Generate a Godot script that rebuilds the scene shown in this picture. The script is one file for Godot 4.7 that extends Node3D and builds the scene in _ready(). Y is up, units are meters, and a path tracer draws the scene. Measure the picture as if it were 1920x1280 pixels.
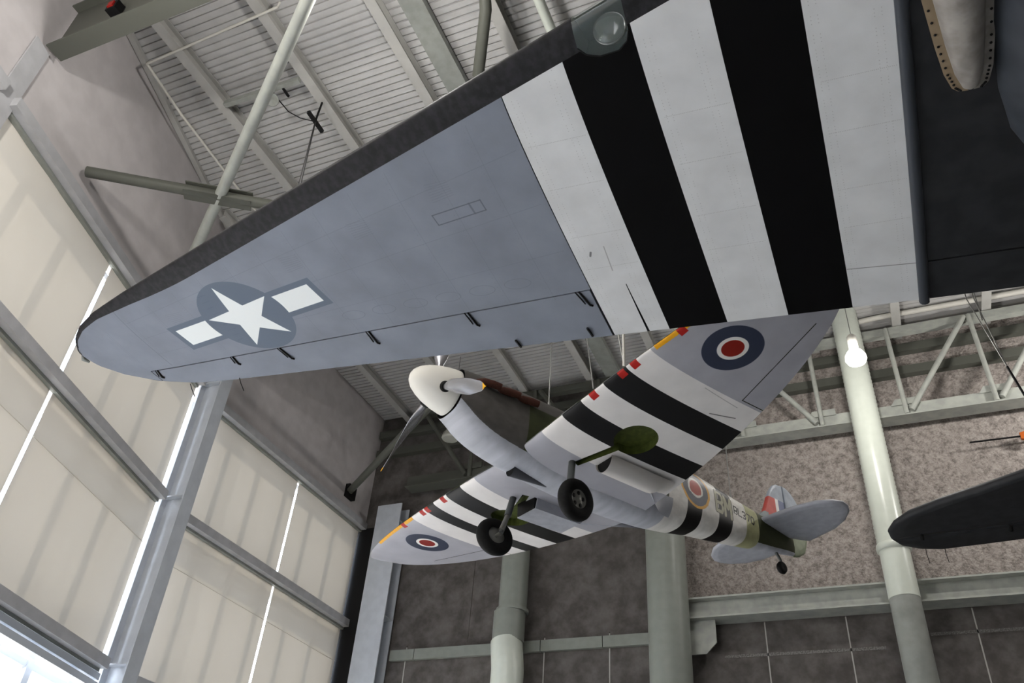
extends Node3D
# Museum hall with two suspended aeroplanes. World axes: x along the rear wall, y up, -z towards the rear wall.

var used := {}
var M := {}

# ------------------------------------------------------------------ naming helpers
func numbered(n: String) -> String:
	if not used.has(n):
		used[n] = 0
		return n
	used[n] += 1
	return "%s_%03d" % [n, used[n]]

func tag(o: Node, label: String, category: String, group := "") -> void:
	o.set_meta("label", label)
	o.set_meta("category", category)
	if group != "":
		o.set_meta("group", group)

func thing(called: String, label: String, category: String, xf := Transform3D.IDENTITY, group := "") -> Node3D:
	var o := Node3D.new()
	o.name = numbered(called)
	add_child(o)
	o.transform = xf
	tag(o, label, category, group)
	return o

func struct_node(called: String, xf := Transform3D.IDENTITY) -> Node3D:
	var o := Node3D.new()
	o.name = called
	add_child(o)
	o.transform = xf
	o.set_meta("kind", "structure")
	return o

func obj(called: String, st: SurfaceTool, m: Material, parent: Node) -> MeshInstance3D:
	var o := MeshInstance3D.new()
	o.mesh = st.commit()
	o.name = called
	o.material_override = m
	o.cast_shadow = GeometryInstance3D.SHADOW_CASTING_SETTING_ON
	parent.add_child(o, true)
	return o

func solo(called: String, st: SurfaceTool, m: Material, label: String, category: String, group := "") -> MeshInstance3D:
	var o := obj(numbered(called), st, m, self)
	tag(o, label, category, group)
	return o

func struct_mesh(called: String, st: SurfaceTool, m: Material) -> MeshInstance3D:
	var o := obj(called, st, m, self)
	o.set_meta("kind", "structure")
	return o

# ------------------------------------------------------------------ geometry helpers
func mb() -> SurfaceTool:
	var st := SurfaceTool.new()
	st.begin(Mesh.PRIMITIVE_TRIANGLES)
	return st

func tri(st: SurfaceTool, a: Vector3, b: Vector3, c: Vector3, n: Vector3) -> void:
	st.set_normal(n); st.set_uv(Vector2(a.x, a.z)); st.add_vertex(a)
	st.set_normal(n); st.set_uv(Vector2(b.x, b.z)); st.add_vertex(b)
	st.set_normal(n); st.set_uv(Vector2(c.x, c.z)); st.add_vertex(c)

# flat quad, a b c d round the outline, normal towards n
func quad(st: SurfaceTool, a: Vector3, b: Vector3, c: Vector3, d: Vector3, n: Vector3) -> void:
	var g := (b - a).cross(c - a)
	if g.length() < 1e-12:
		g = (c - a).cross(d - a)
	if g.length() < 1e-12:
		return
	g = g.normalized()
	if g.dot(n) < 0.0:
		g = -g
		tri(st, a, b, c, g); tri(st, a, c, d, g)
	else:
		tri(st, a, c, b, g); tri(st, a, d, c, g)

func hexa(st: SurfaceTool, p: Array) -> void:
	# p: 8 corners, 0-3 one end, 4-7 the other
	var c := Vector3.ZERO
	for v in p: c += v
	c /= 8.0
	for f in [[0, 1, 2, 3], [4, 5, 6, 7], [0, 1, 5, 4], [1, 2, 6, 5], [2, 3, 7, 6], [3, 0, 4, 7]]:
		var m: Vector3 = (p[f[0]] + p[f[1]] + p[f[2]] + p[f[3]]) / 4.0
		quad(st, p[f[0]], p[f[1]], p[f[2]], p[f[3]], m - c)

func box(st: SurfaceTool, a: Vector3, b: Vector3) -> void:
	hexa(st, [Vector3(a.x, a.y, a.z), Vector3(b.x, a.y, a.z), Vector3(b.x, b.y, a.z), Vector3(a.x, b.y, a.z),
		Vector3(a.x, a.y, b.z), Vector3(b.x, a.y, b.z), Vector3(b.x, b.y, b.z), Vector3(a.x, b.y, b.z)])

# rectangular bar; w across, h along "up"
func bar(st: SurfaceTool, p: Vector3, q: Vector3, w: float, h: float, up := Vector3.UP) -> void:
	var d := (q - p).normalized()
	var s := d.cross(up).normalized() * (w / 2.0)
	var u := s.cross(d).normalized() * (h / 2.0)
	hexa(st, [p - s - u, p + s - u, p + s + u, p - s + u, q - s - u, q + s - u, q + s + u, q - s + u])

# I section from p to q; depth along up, flange width fw
func ibeam(st: SurfaceTool, p: Vector3, q: Vector3, depth: float, fw: float, tf: float, tw: float, up := Vector3.UP) -> void:
	var d := (q - p).normalized()
	var s := d.cross(up).normalized()
	var u := s.cross(d).normalized()
	bar(st, p + u * (depth - tf) / 2.0, q + u * (depth - tf) / 2.0, fw, tf, up)
	bar(st, p - u * (depth - tf) / 2.0, q - u * (depth - tf) / 2.0, fw, tf, up)
	bar(st, p, q, tw, depth - 2.0 * tf, up)

func frame_of(d: Vector3) -> Array:
	var a := Vector3.UP if absf(d.y) < 0.9 else Vector3.RIGHT
	var s := d.cross(a).normalized()
	return [s, s.cross(d).normalized()]

# swept round tube through pts with radii (one or as many as pts)
func tube(st: SurfaceTool, pts: Array, rad, n := 14, caps := true) -> void:
	var rings := []
	var fr := []
	for i in pts.size():
		var d: Vector3 = (pts[mini(i + 1, pts.size() - 1)] - pts[maxi(i - 1, 0)]).normalized()
		if i == 0:
			fr = frame_of(d)
		else:
			var s: Vector3 = (fr[0] - d * fr[0].dot(d)).normalized()
			fr = [s, s.cross(d).normalized()]
		var r: float = rad[i] if rad is Array else rad
		var ring := []
		for k in n:
			var a := TAU * k / n
			var o: Vector3 = fr[0] * cos(a) + fr[1] * sin(a)
			ring.append([pts[i] + o * r, o])
		rings.append(ring)
	for i in rings.size() - 1:
		for k in n:
			var k2 := (k + 1) % n
			smooth_quad(st, rings[i][k], rings[i][k2], rings[i + 1][k2], rings[i + 1][k])
	if caps:
		for e in [[0, 1], [rings.size() - 1, rings.size() - 2]]:
			var nn: Vector3 = (pts[e[0]] - pts[e[1]]).normalized()
			for k in n:
				quad_tri(st, pts[e[0]], rings[e[0]][k][0], rings[e[0]][(k + 1) % n][0], nn)

func quad_tri(st: SurfaceTool, a: Vector3, b: Vector3, c: Vector3, n: Vector3) -> void:
	if (b - a).cross(c - a).dot(n) > 0.0:
		tri(st, a, c, b, n)
	else:
		tri(st, a, b, c, n)

func smooth_quad(st: SurfaceTool, a: Array, b: Array, c: Array, d: Array) -> void:
	var g: Vector3 = (b[0] - a[0]).cross(c[0] - a[0]) + (c[0] - a[0]).cross(d[0] - a[0])
	var order := [a, c, b, a, d, c]
	if g.dot(a[1] + b[1] + c[1] + d[1]) < 0.0:
		order = [a, b, c, a, c, d]
	for v in order:
		st.set_normal(v[1])
		st.set_uv(v[2] if v.size() > 2 else Vector2(v[0].x, v[0].z))
		st.add_vertex(v[0])

# profile: Vector2(radius, height along axis); turned about axis through o
func lathe(st: SurfaceTool, o: Vector3, axis: Vector3, prof: Array, n := 28) -> void:
	var fr := frame_of(axis)
	var rows := []
	for i in prof.size():
		var t: Vector2 = prof[mini(i + 1, prof.size() - 1)] - prof[maxi(i - 1, 0)]
		var nr := Vector2(t.y, -t.x).normalized()
		var row := []
		for k in n:
			var a := TAU * k / n
			var out: Vector3 = fr[0] * cos(a) + fr[1] * sin(a)
			row.append([o + axis * prof[i].y + out * prof[i].x, (out * nr.x + axis * nr.y).normalized()])
		rows.append(row)
	for i in rows.size() - 1:
		for k in n:
			var k2 := (k + 1) % n
			smooth_quad(st, rows[i][k], rows[i][k2], rows[i + 1][k2], rows[i + 1][k])

# grid of points [row][col] with smooth normals
func loft(st: SurfaceTool, g: Array, uv = null, closed := false) -> void:
	var R := g.size()
	var C: int = g[0].size()
	var nn := []
	for i in R:
		var row := []
		for j in C:
			var jl := j - 1
			var jr := j + 1
			if closed:
				jl = (j - 1 + C - 1) % (C - 1) if j == 0 else j - 1
				jr = 1 if j == C - 1 else j + 1
				if j == 0: jl = C - 2
			jl = maxi(jl, 0); jr = mini(jr, C - 1)
			var a: Vector3 = g[mini(i + 1, R - 1)][j] - g[maxi(i - 1, 0)][j]
			var b: Vector3 = g[i][jr] - g[i][jl]
			var n := a.cross(b)
			row.append(n.normalized() if n.length() > 1e-9 else Vector3.UP)
		nn.append(row)
	for i in R - 1:
		for j in C - 1:
			var q := []
			for e in [[i, j], [i, j + 1], [i + 1, j + 1], [i + 1, j]]:
				var v := [g[e[0]][e[1]], nn[e[0]][e[1]]]
				if uv != null:
					v.append(uv.call(e[0], e[1]))
				q.append(v)
			smooth_quad(st, q[0], q[1], q[2], q[3])

# part of a wing skin: outline in (x, z), clipped on a grid in (x, q) and laid on surf(x, q)
func patch(st: SurfaceTool, outline: Array, toq: Callable, surf: Callable, uvf: Callable, dx: float, nq: int, holes := [], skirt := Vector3.ZERO) -> void:
	var P := dense(outline, toq)
	var H := []
	for h in holes:
		H.append(dense(h, toq))
	var lo := P[0]
	var hi := P[0]
	for p in P:
		lo = lo.min(p); hi = hi.max(p)
	var i0 := int(floor(lo.x / dx))
	var i1 := int(ceil(hi.x / dx))
	var k0 := int(floor(lo.y * nq))
	var k1 := int(ceil(hi.y * nq))
	for i in range(i0, i1):
		for k in range(k0, k1):
			var a := Vector2(i * dx, float(k) / nq)
			var b := Vector2((i + 1) * dx, float(k + 1) / nq)
			var cell := PackedVector2Array([a, Vector2(b.x, a.y), b, Vector2(a.x, b.y)])
			var pieces := Geometry2D.intersect_polygons(cell, P)
			for h in H:
				var nx := []
				for pc in pieces:
					nx.append_array(Geometry2D.clip_polygons(pc, h))
				pieces.assign(nx)
			for pc in pieces:
				var idx := Geometry2D.triangulate_polygon(pc)
				for t in range(0, idx.size(), 3):
					var v := []
					for e in 3:
						v.append(on_skin(pc[idx[t + e]], surf, uvf))
					var g: Vector3 = (v[1][0] - v[0][0]).cross(v[2][0] - v[0][0])
					var order := [0, 1, 2] if g.dot(v[0][1]) < 0.0 else [0, 2, 1]
					for e in order:
						st.set_normal(v[e][1]); st.set_uv(v[e][2]); st.add_vertex(v[e][0])
	if skirt != Vector3.ZERO:
		for L in [P] + H:
			for i in L.size():
				var a := on_skin(L[i], surf, uvf)
				var b := on_skin(L[(i + 1) % L.size()], surf, uvf)
				quad(st, a[0], b[0], b[0] + skirt, a[0] + skirt, Vector3(0.1, 0.2, 0.3))

func dense(outline: Array, toq: Callable) -> PackedVector2Array:
	var P := PackedVector2Array()
	for i in outline.size():
		var a: Vector2 = outline[i]
		var b: Vector2 = outline[(i + 1) % outline.size()]
		var n := maxi(1, int(ceil(a.distance_to(b) / 0.1)))
		for k in n:
			var p := a.lerp(b, float(k) / n)
			P.append(Vector2(p.x, toq.call(p.x, p.y)))
	return P

func on_skin(p: Vector2, surf: Callable, uvf: Callable) -> Array:
	var o: Vector3 = surf.call(p.x, p.y)
	var e := 0.01
	var sx: Vector3 = surf.call(p.x + e, p.y) - surf.call(p.x - e, p.y)
	var q0 := maxf(p.y - e, 0.0)
	var sq: Vector3 = surf.call(p.x, minf(p.y + e, 1.0)) - surf.call(p.x, q0)
	var n := sx.cross(sq).normalized()
	if not n.is_finite() or n.length() < 0.5: n = Vector3.DOWN
	return [o, n, uvf.call(o)]

# thin rounded slab from an outline in a plane: f maps (u, v, h) to a point
func plate(st: SurfaceTool, outline: Array, half: float, f: Callable, uvf: Callable) -> void:
	var c := Vector2.ZERO
	for p in outline: c += p
	c /= outline.size()
	for side in [-1.0, 1.0]:
		var rows := []
		for lv in [[1.0, 0.0], [0.985, 0.45], [0.93, 0.8], [0.8, 1.0]]:
			var row := []
			for p in outline:
				row.append(c + (p - c) * lv[0])
			rows.append([row, lv[1]])
		var g := []
		for r in rows:
			var line := []
			for p in r[0] + [r[0][0]]:
				line.append(f.call(p.x, p.y, r[1] * half * side))
			g.append(line)
		var pts := []
		for r in rows:
			pts.append(r[0] + [r[0][0]])
		loft(st, g, func(i, j): return uvf.call(pts[i][j]), true)
		var cap := PackedVector2Array(rows[3][0])
		var idx := Geometry2D.triangulate_polygon(cap)
		var n: Vector3 = (f.call(c.x, c.y, half * side) - f.call(c.x, c.y, 0.0)).normalized()
		for t in range(0, idx.size(), 3):
			var v := []
			for e in 3: v.append(cap[idx[t + e]])
			var w := []
			for e in v: w.append(f.call(e.x, e.y, half * side))
			var ord := [0, 1, 2] if (w[1] - w[0]).cross(w[2] - w[0]).dot(n) < 0.0 else [0, 2, 1]
			for e in ord:
				st.set_normal(n); st.set_uv(uvf.call(v[e])); st.add_vertex(w[e])

func no_uv(o: Vector3) -> Vector2:
	return Vector2(o.x, o.z)

# ------------------------------------------------------------------ materials
func flat(c: Color, rough := 0.6, metal := 0.0) -> StandardMaterial3D:
	var m := StandardMaterial3D.new()
	m.albedo_color = c
	m.roughness = rough
	m.metallic = metal
	m.metallic_specular = 0.5 if rough < 0.35 else 0.3
	return m

func noise_tex(seed_: int, freq: float, colors: Array, offs: Array, oct := 4, normal := false, size := 512, gain := 0.5) -> NoiseTexture2D:
	var n := FastNoiseLite.new()
	n.seed = seed_
	n.noise_type = FastNoiseLite.TYPE_SIMPLEX_SMOOTH
	n.frequency = freq
	n.fractal_octaves = oct
	n.fractal_gain = gain
	var t := NoiseTexture2D.new()
	t.noise = n
	t.width = size
	t.height = size
	t.seamless = true
	t.generate_mipmaps = false
	if normal:
		t.as_normal_map = true
		t.bump_strength = 6.0
	else:
		var g := Gradient.new()
		g.offsets = PackedFloat32Array(offs)
		g.colors = PackedColorArray(colors)
		t.color_ramp = g
	return t

func noisy(a: Color, b: Color, scale: float, rough := 0.6, freq := 0.012, seed_ := 3, oct := 4) -> StandardMaterial3D:
	var m := flat(Color.WHITE, rough)
	m.albedo_texture = noise_tex(seed_, freq, [a, b], [0.25, 0.75], oct)
	m.uv1_triplanar = true
	m.uv1_world_triplanar = true
	m.uv1_scale = Vector3.ONE * scale
	return m

# ------------------------------------------------------------------ painting helpers (flat print on skins)
func disc(img: Image, c: Vector2, r: float, sx: float, sy: float, col: Color) -> void:
	for y in range(maxi(0, int((c.y - r) * sy) - 2), mini(img.get_height(), int((c.y + r) * sy) + 3)):
		for x in range(maxi(0, int((c.x - r) * sx) - 2), mini(img.get_width(), int((c.x + r) * sx) + 3)):
			var d := Vector2((x + 0.5) / sx, (y + 0.5) / sy).distance_to(c)
			var a := clampf((r - d) * sx + 0.5, 0.0, 1.0)
			if a > 0.0:
				img.set_pixel(x, y, img.get_pixel(x, y).lerp(col, a))

func poly(img: Image, pts: Array, sx: float, sy: float, col: Color) -> void:
	var P := PackedVector2Array(pts)
	var lo := P[0]
	var hi := P[0]
	for p in P:
		lo = lo.min(p); hi = hi.max(p)
	for y in range(maxi(0, int(lo.y * sy) - 1), mini(img.get_height(), int(hi.y * sy) + 2)):
		for x in range(maxi(0, int(lo.x * sx) - 1), mini(img.get_width(), int(hi.x * sx) + 2)):
			var a := 0.0
			for e in [Vector2(0.25, 0.25), Vector2(0.75, 0.25), Vector2(0.25, 0.75), Vector2(0.75, 0.75)]:
				if Geometry2D.is_point_in_polygon(Vector2((x + e.x) / sx, (y + e.y) / sy), P):
					a += 0.25
			if a > 0.0:
				img.set_pixel(x, y, img.get_pixel(x, y).lerp(col, a))

func stroke(img: Image, a: Vector2, b: Vector2, w: float, sx: float, sy: float, col: Color, k := 1.0) -> void:
	var lo := a.min(b) - Vector2(w, w)
	var hi := a.max(b) + Vector2(w, w)
	var ab := b - a
	for y in range(maxi(0, int(lo.y * sy) - 1), mini(img.get_height(), int(hi.y * sy) + 2)):
		for x in range(maxi(0, int(lo.x * sx) - 1), mini(img.get_width(), int(hi.x * sx) + 2)):
			var p := Vector2((x + 0.5) / sx, (y + 0.5) / sy)
			var t := clampf((p - a).dot(ab) / maxf(ab.length_squared(), 1e-9), 0.0, 1.0)
			var d := p.distance_to(a + ab * t)
			var c := clampf((w / 2.0 - d) * sx + 0.5, 0.0, 1.0) * k
			if c > 0.0:
				img.set_pixel(x, y, img.get_pixel(x, y).lerp(col, c))

func rect(img: Image, a: Vector2, b: Vector2, sx: float, sy: float, col: Color) -> void:
	img.fill_rect(Rect2i(roundi(a.x * sx), roundi(a.y * sy), roundi((b.x - a.x) * sx), roundi((b.y - a.y) * sy)), col)

# worn paint: multiplies the picture with blotchy noise
func weather(img: Image, seed_: int, amount: float, freq: float) -> void:
	var n := FastNoiseLite.new()
	n.seed = seed_
	n.frequency = freq
	n.fractal_octaves = 4
	var w := img.get_width()
	var h := img.get_height()
	var d := img.get_data()
	var nz := n.get_image(w / 2, h / 2).get_data()
	for y in h:
		for x in w:
			var k := 1.0 - amount * (1.0 - float(nz[(mini(y / 2, h / 2 - 1)) * (w / 2) + mini(x / 2, w / 2 - 1)]) / 255.0) + amount * 0.5
			var i := (y * w + x) * 4
			d[i] = mini(255, int(d[i] * k))
			d[i + 1] = mini(255, int(d[i + 1] * k))
			d[i + 2] = mini(255, int(d[i + 2] * k))
	img.set_data(w, h, false, Image.FORMAT_RGBA8, d)

func print_mat(img: Image, rough: float) -> StandardMaterial3D:
	var m := flat(Color.WHITE, rough)
	m.albedo_texture = ImageTexture.create_from_image(img)
	m.texture_repeat = false
	return m

func make_materials() -> void:
	M.steel = noisy(Color(0.60, 0.61, 0.59), Color(0.66, 0.67, 0.64), 0.4, 0.45)
	M.girt = noisy(Color(0.66, 0.66, 0.67), Color(0.70, 0.70, 0.71), 0.4, 0.4)
	M.column = noisy(Color(0.70, 0.72, 0.75), Color(0.73, 0.75, 0.78), 0.4, 0.32)
	M.deck = noisy(Color(0.69, 0.685, 0.68), Color(0.72, 0.715, 0.71), 0.3, 0.34)
	M.purlin = noisy(Color(0.66, 0.655, 0.64), Color(0.69, 0.685, 0.67), 0.3, 0.5)
	M.white_wall = noisy(Color(0.72, 0.70, 0.70), Color(0.76, 0.74, 0.74), 0.25, 0.85)
	M.wall_paint = noisy(Color(0.62, 0.61, 0.60), Color(0.66, 0.65, 0.64), 0.25, 0.85)
	M.floor = noisy(Color(0.60, 0.59, 0.57), Color(0.66, 0.65, 0.63), 0.2, 0.35)
	M.pipe_white = noisy(Color(0.755, 0.775, 0.735), Color(0.775, 0.795, 0.755), 0.5, 0.3)
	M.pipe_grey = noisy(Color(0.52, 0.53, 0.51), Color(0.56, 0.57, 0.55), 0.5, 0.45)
	M.round_column = noisy(Color(0.485, 0.50, 0.475), Color(0.505, 0.52, 0.495), 0.5, 0.35)
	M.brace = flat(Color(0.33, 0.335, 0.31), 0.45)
	M.white_pipe = flat(Color(0.78, 0.77, 0.74), 0.4)
	M.dark = flat(Color(0.07, 0.07, 0.075), 0.6)
	M.black = flat(Color(0.035, 0.035, 0.037), 0.5)
	M.cable = flat(Color(0.55, 0.55, 0.54), 0.35, 0.7)
	M.frame = flat(Color(0.72, 0.74, 0.77), 0.35)
	M.red = flat(Color(0.55, 0.12, 0.1), 0.5)
	# rough sprayed concrete of the rear wall
	var c := flat(Color.WHITE, 0.92)
	c.albedo_texture = noise_tex(11, 0.016, [Color(0.41, 0.385, 0.37), Color(0.57, 0.54, 0.52), Color(0.65, 0.625, 0.60)], [0.2, 0.5, 0.8], 6, false, 1024, 0.9)
	c.uv1_triplanar = true
	c.uv1_world_triplanar = true
	c.uv1_scale = Vector3.ONE * 0.22
	c.normal_enabled = true
	c.normal_texture = noise_tex(12, 0.05, [], [], 4, true, 1024)
	c.normal_scale = 1.0
	M.concrete = c
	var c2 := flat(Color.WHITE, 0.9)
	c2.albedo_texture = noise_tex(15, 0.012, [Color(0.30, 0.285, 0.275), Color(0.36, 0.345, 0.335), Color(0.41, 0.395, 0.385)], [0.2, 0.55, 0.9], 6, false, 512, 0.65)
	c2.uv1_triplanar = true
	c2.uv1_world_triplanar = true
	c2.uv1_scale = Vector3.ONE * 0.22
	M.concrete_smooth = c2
	# roller blind cloth, lets daylight through
	var s := flat(Color(0.82, 0.795, 0.755), 0.9)
	s.backlight_enabled = true
	s.backlight = Color(0.26, 0.25, 0.232)
	s.cull_mode = BaseMaterial3D.CULL_DISABLED
	M.shade = s
	var g := flat(Color(0.9, 0.95, 0.97, 0.06), 0.03)
	g.transparency = BaseMaterial3D.TRANSPARENCY_ALPHA
	M.glass = g
	var cg := flat(Color(0.75, 0.85, 0.82, 0.16), 0.03)
	cg.transparency = BaseMaterial3D.TRANSPARENCY_ALPHA
	M.cover_glass = cg
	var cc := flat(Color(0.7, 0.8, 0.77, 0.07), 0.03)
	cc.transparency = BaseMaterial3D.TRANSPARENCY_ALPHA
	M.clear_cover = cc
	var dm := flat(Color(0.72, 0.72, 0.68, 0.45), 0.25)
	dm.transparency = BaseMaterial3D.TRANSPARENCY_ALPHA
	M.dome = dm
	M.boot = noisy(Color(0.075, 0.075, 0.085), Color(0.16, 0.155, 0.17), 0.9, 0.6, 0.02, 7, 5)
	M.neutral_grey = noisy(Color(0.48, 0.505, 0.555), Color(0.53, 0.55, 0.60), 0.4, 0.4, 0.012, 8)
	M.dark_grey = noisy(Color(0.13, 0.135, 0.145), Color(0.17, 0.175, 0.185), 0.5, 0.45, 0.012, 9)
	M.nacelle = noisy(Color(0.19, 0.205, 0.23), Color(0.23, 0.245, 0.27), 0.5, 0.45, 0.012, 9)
	M.joint = flat(Color(0.23, 0.245, 0.27), 0.4)
	M.alloy = noisy(Color(0.50, 0.48, 0.46), Color(0.62, 0.60, 0.58), 0.8, 0.4, 0.012, 5)
	M.tan_metal = flat(Color(0.50, 0.44, 0.36), 0.5)
	M.olive = noisy(Color(0.22, 0.25, 0.11), Color(0.28, 0.31, 0.14), 0.9, 0.5, 0.02, 6)
	M.sea_grey = noisy(Color(0.60, 0.61, 0.64), Color(0.64, 0.65, 0.68), 0.8, 0.45, 0.012, 4)
	M.camo = flat(Color.WHITE, 0.55)
	M.camo.albedo_texture = noise_tex(21, 0.006, [Color(0.36, 0.37, 0.37), Color(0.37, 0.38, 0.38), Color(0.21, 0.235, 0.15), Color(0.21, 0.23, 0.15)], [0.0, 0.49, 0.51, 1.0], 2)
	M.camo.uv1_triplanar = true
	M.camo.uv1_scale = Vector3.ONE * 0.3
	M.spinner = flat(Color(0.87, 0.86, 0.83), 0.4)
	M.blade = flat(Color(0.66, 0.66, 0.68), 0.26, 0.85)
	M.yellow = flat(Color(0.86, 0.63, 0.08), 0.45)
	M.rust = noisy(Color(0.22, 0.12, 0.095), Color(0.30, 0.175, 0.135), 2.0, 0.65, 0.03, 13)
	M.tyre = noisy(Color(0.04, 0.04, 0.042), Color(0.075, 0.075, 0.075), 2.0, 0.75)
	M.hub = flat(Color(0.46, 0.46, 0.44), 0.4, 0.5)
	M.leg = flat(Color(0.33, 0.34, 0.34), 0.4, 0.4)
	M.chrome = flat(Color(0.8, 0.8, 0.8), 0.15, 1.0)
	M.dull_chrome = flat(Color(0.45, 0.45, 0.45), 0.25, 0.9)
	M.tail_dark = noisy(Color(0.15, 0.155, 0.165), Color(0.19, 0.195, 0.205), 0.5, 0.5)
	M.orange = flat(Color(0.66, 0.33, 0.12), 0.5)
	M.chalk = noisy(Color(0.36, 0.35, 0.34), Color(0.50, 0.49, 0.48), 1.5, 0.9, 0.03, 17, 5)
	M.caulk = flat(Color(0.66, 0.65, 0.63), 0.8)

# ------------------------------------------------------------------ building
const D_L := Vector3(0.29071, 0.0, 0.95681)    # along the angled glass wall, towards the near end
const N_L := Vector3(0.95681, 0.0, -0.29071)   # its inward normal
const O_L := Vector3(-13.91, 0.0, -12.25)
const ROOF := 16.55

func bay_xf(o: Vector3, along: Vector3, inward: Vector3) -> Transform3D:
	return Transform3D(Basis(along, Vector3.UP, inward), o)

# one bay of the glazed wall: local x along, y up, z inward
func glazed_bay(called: String, xf: Transform3D, x0: float, x1: float, mull: float) -> Node3D:
	var w := struct_node(called, xf)
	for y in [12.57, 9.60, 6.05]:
		var st := mb()
		box(st, Vector3(x0, y - 0.1, -0.04), Vector3(x1, y + 0.1, 0.16))
		obj("girt", st, M.girt, w)
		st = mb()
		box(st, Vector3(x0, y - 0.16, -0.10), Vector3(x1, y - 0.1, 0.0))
		obj("blind_headrail", st, M.pipe_grey, w)  # roller rail, its darker grey stands in for shade under the girt
	for y in [5.80, 5.62]:
		var st := mb()
		box(st, Vector3(x0, y - 0.06, -0.12), Vector3(x1, y + 0.06, 0.05 + (5.8 - y) * 0.3))
		obj("window_head", st, M.frame, w)
	var sill := mb()
	box(sill, Vector3(x0, 0.0, -0.65), Vector3(x1, 0.6, 0.1))
	obj("sill", sill, M.girt, w)
	# curtain wall outside the blinds
	var n := maxi(1, roundi((x1 - x0) / mull))
	for i in n + 1:
		var x := lerpf(x0, x1, float(i) / n)
		var st := mb()
		box(st, Vector3(x - 0.09, 0.3, -0.62), Vector3(x + 0.09, 12.6, -0.48))
		obj("mullion", st, M.frame, w)
	for y in [0.5, 3.05, 5.6, 12.6]:
		var st := mb()
		box(st, Vector3(x0, y - 0.06, -0.60), Vector3(x1, y + 0.06, -0.50))
		obj("transom", st, M.frame, w)
	var sp := mb()
	box(sp, Vector3(x0, 9.35, -0.60), Vector3(x1, 9.85, -0.50))
	obj("spandrel", sp, M.frame, w)
	var rows := [0.5, 3.05, 5.6, 9.6, 12.6]
	for i in n:
		for r in rows.size() - 1:
			var st := mb()
			box(st, Vector3(lerpf(x0, x1, float(i) / n) + 0.09, rows[r] + 0.05, -0.555), Vector3(lerpf(x0, x1, float(i + 1) / n) - 0.09, rows[r + 1] - 0.05, -0.545))
			obj("pane", st, M.glass, w)
	return w

func blind(xf: Transform3D, x0: float, x1: float, y0: float, y1: float, seed_: int, seam: float, label: String) -> void:
	var t := thing("roller_blind", label, "blind", xf, "roller blinds on the glass wall")
	var nz := FastNoiseLite.new()
	nz.seed = seed_
	nz.frequency = 0.35
	var g := []
	var nx := 26
	var ny := 20
	for i in nx + 1:
		var row := []
		for j in ny + 1:
			var x := lerpf(x0, x1, float(i) / nx)
			var y := lerpf(y0, y1, float(j) / ny)
			row.append(Vector3(x, y, -0.09 + 0.012 * nz.get_noise_2d(x * 2.2, y * 0.5)))
		g.append(row)
	var st := mb()
	loft(st, g)
	obj("cloth", st, M.shade, t)
	st = mb()
	box(st, Vector3(x0, y0 - 0.03, -0.11), Vector3(x1, y0 + 0.02, -0.07))
	obj("bottom_bar", st, M.girt, t)
	if seam > 0.0:
		st = mb()
		box(st, Vector3(x0, seam - 0.006, -0.07), Vector3(x1, seam + 0.006, -0.06))
		obj("seam", st, M.shade, t)

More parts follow.
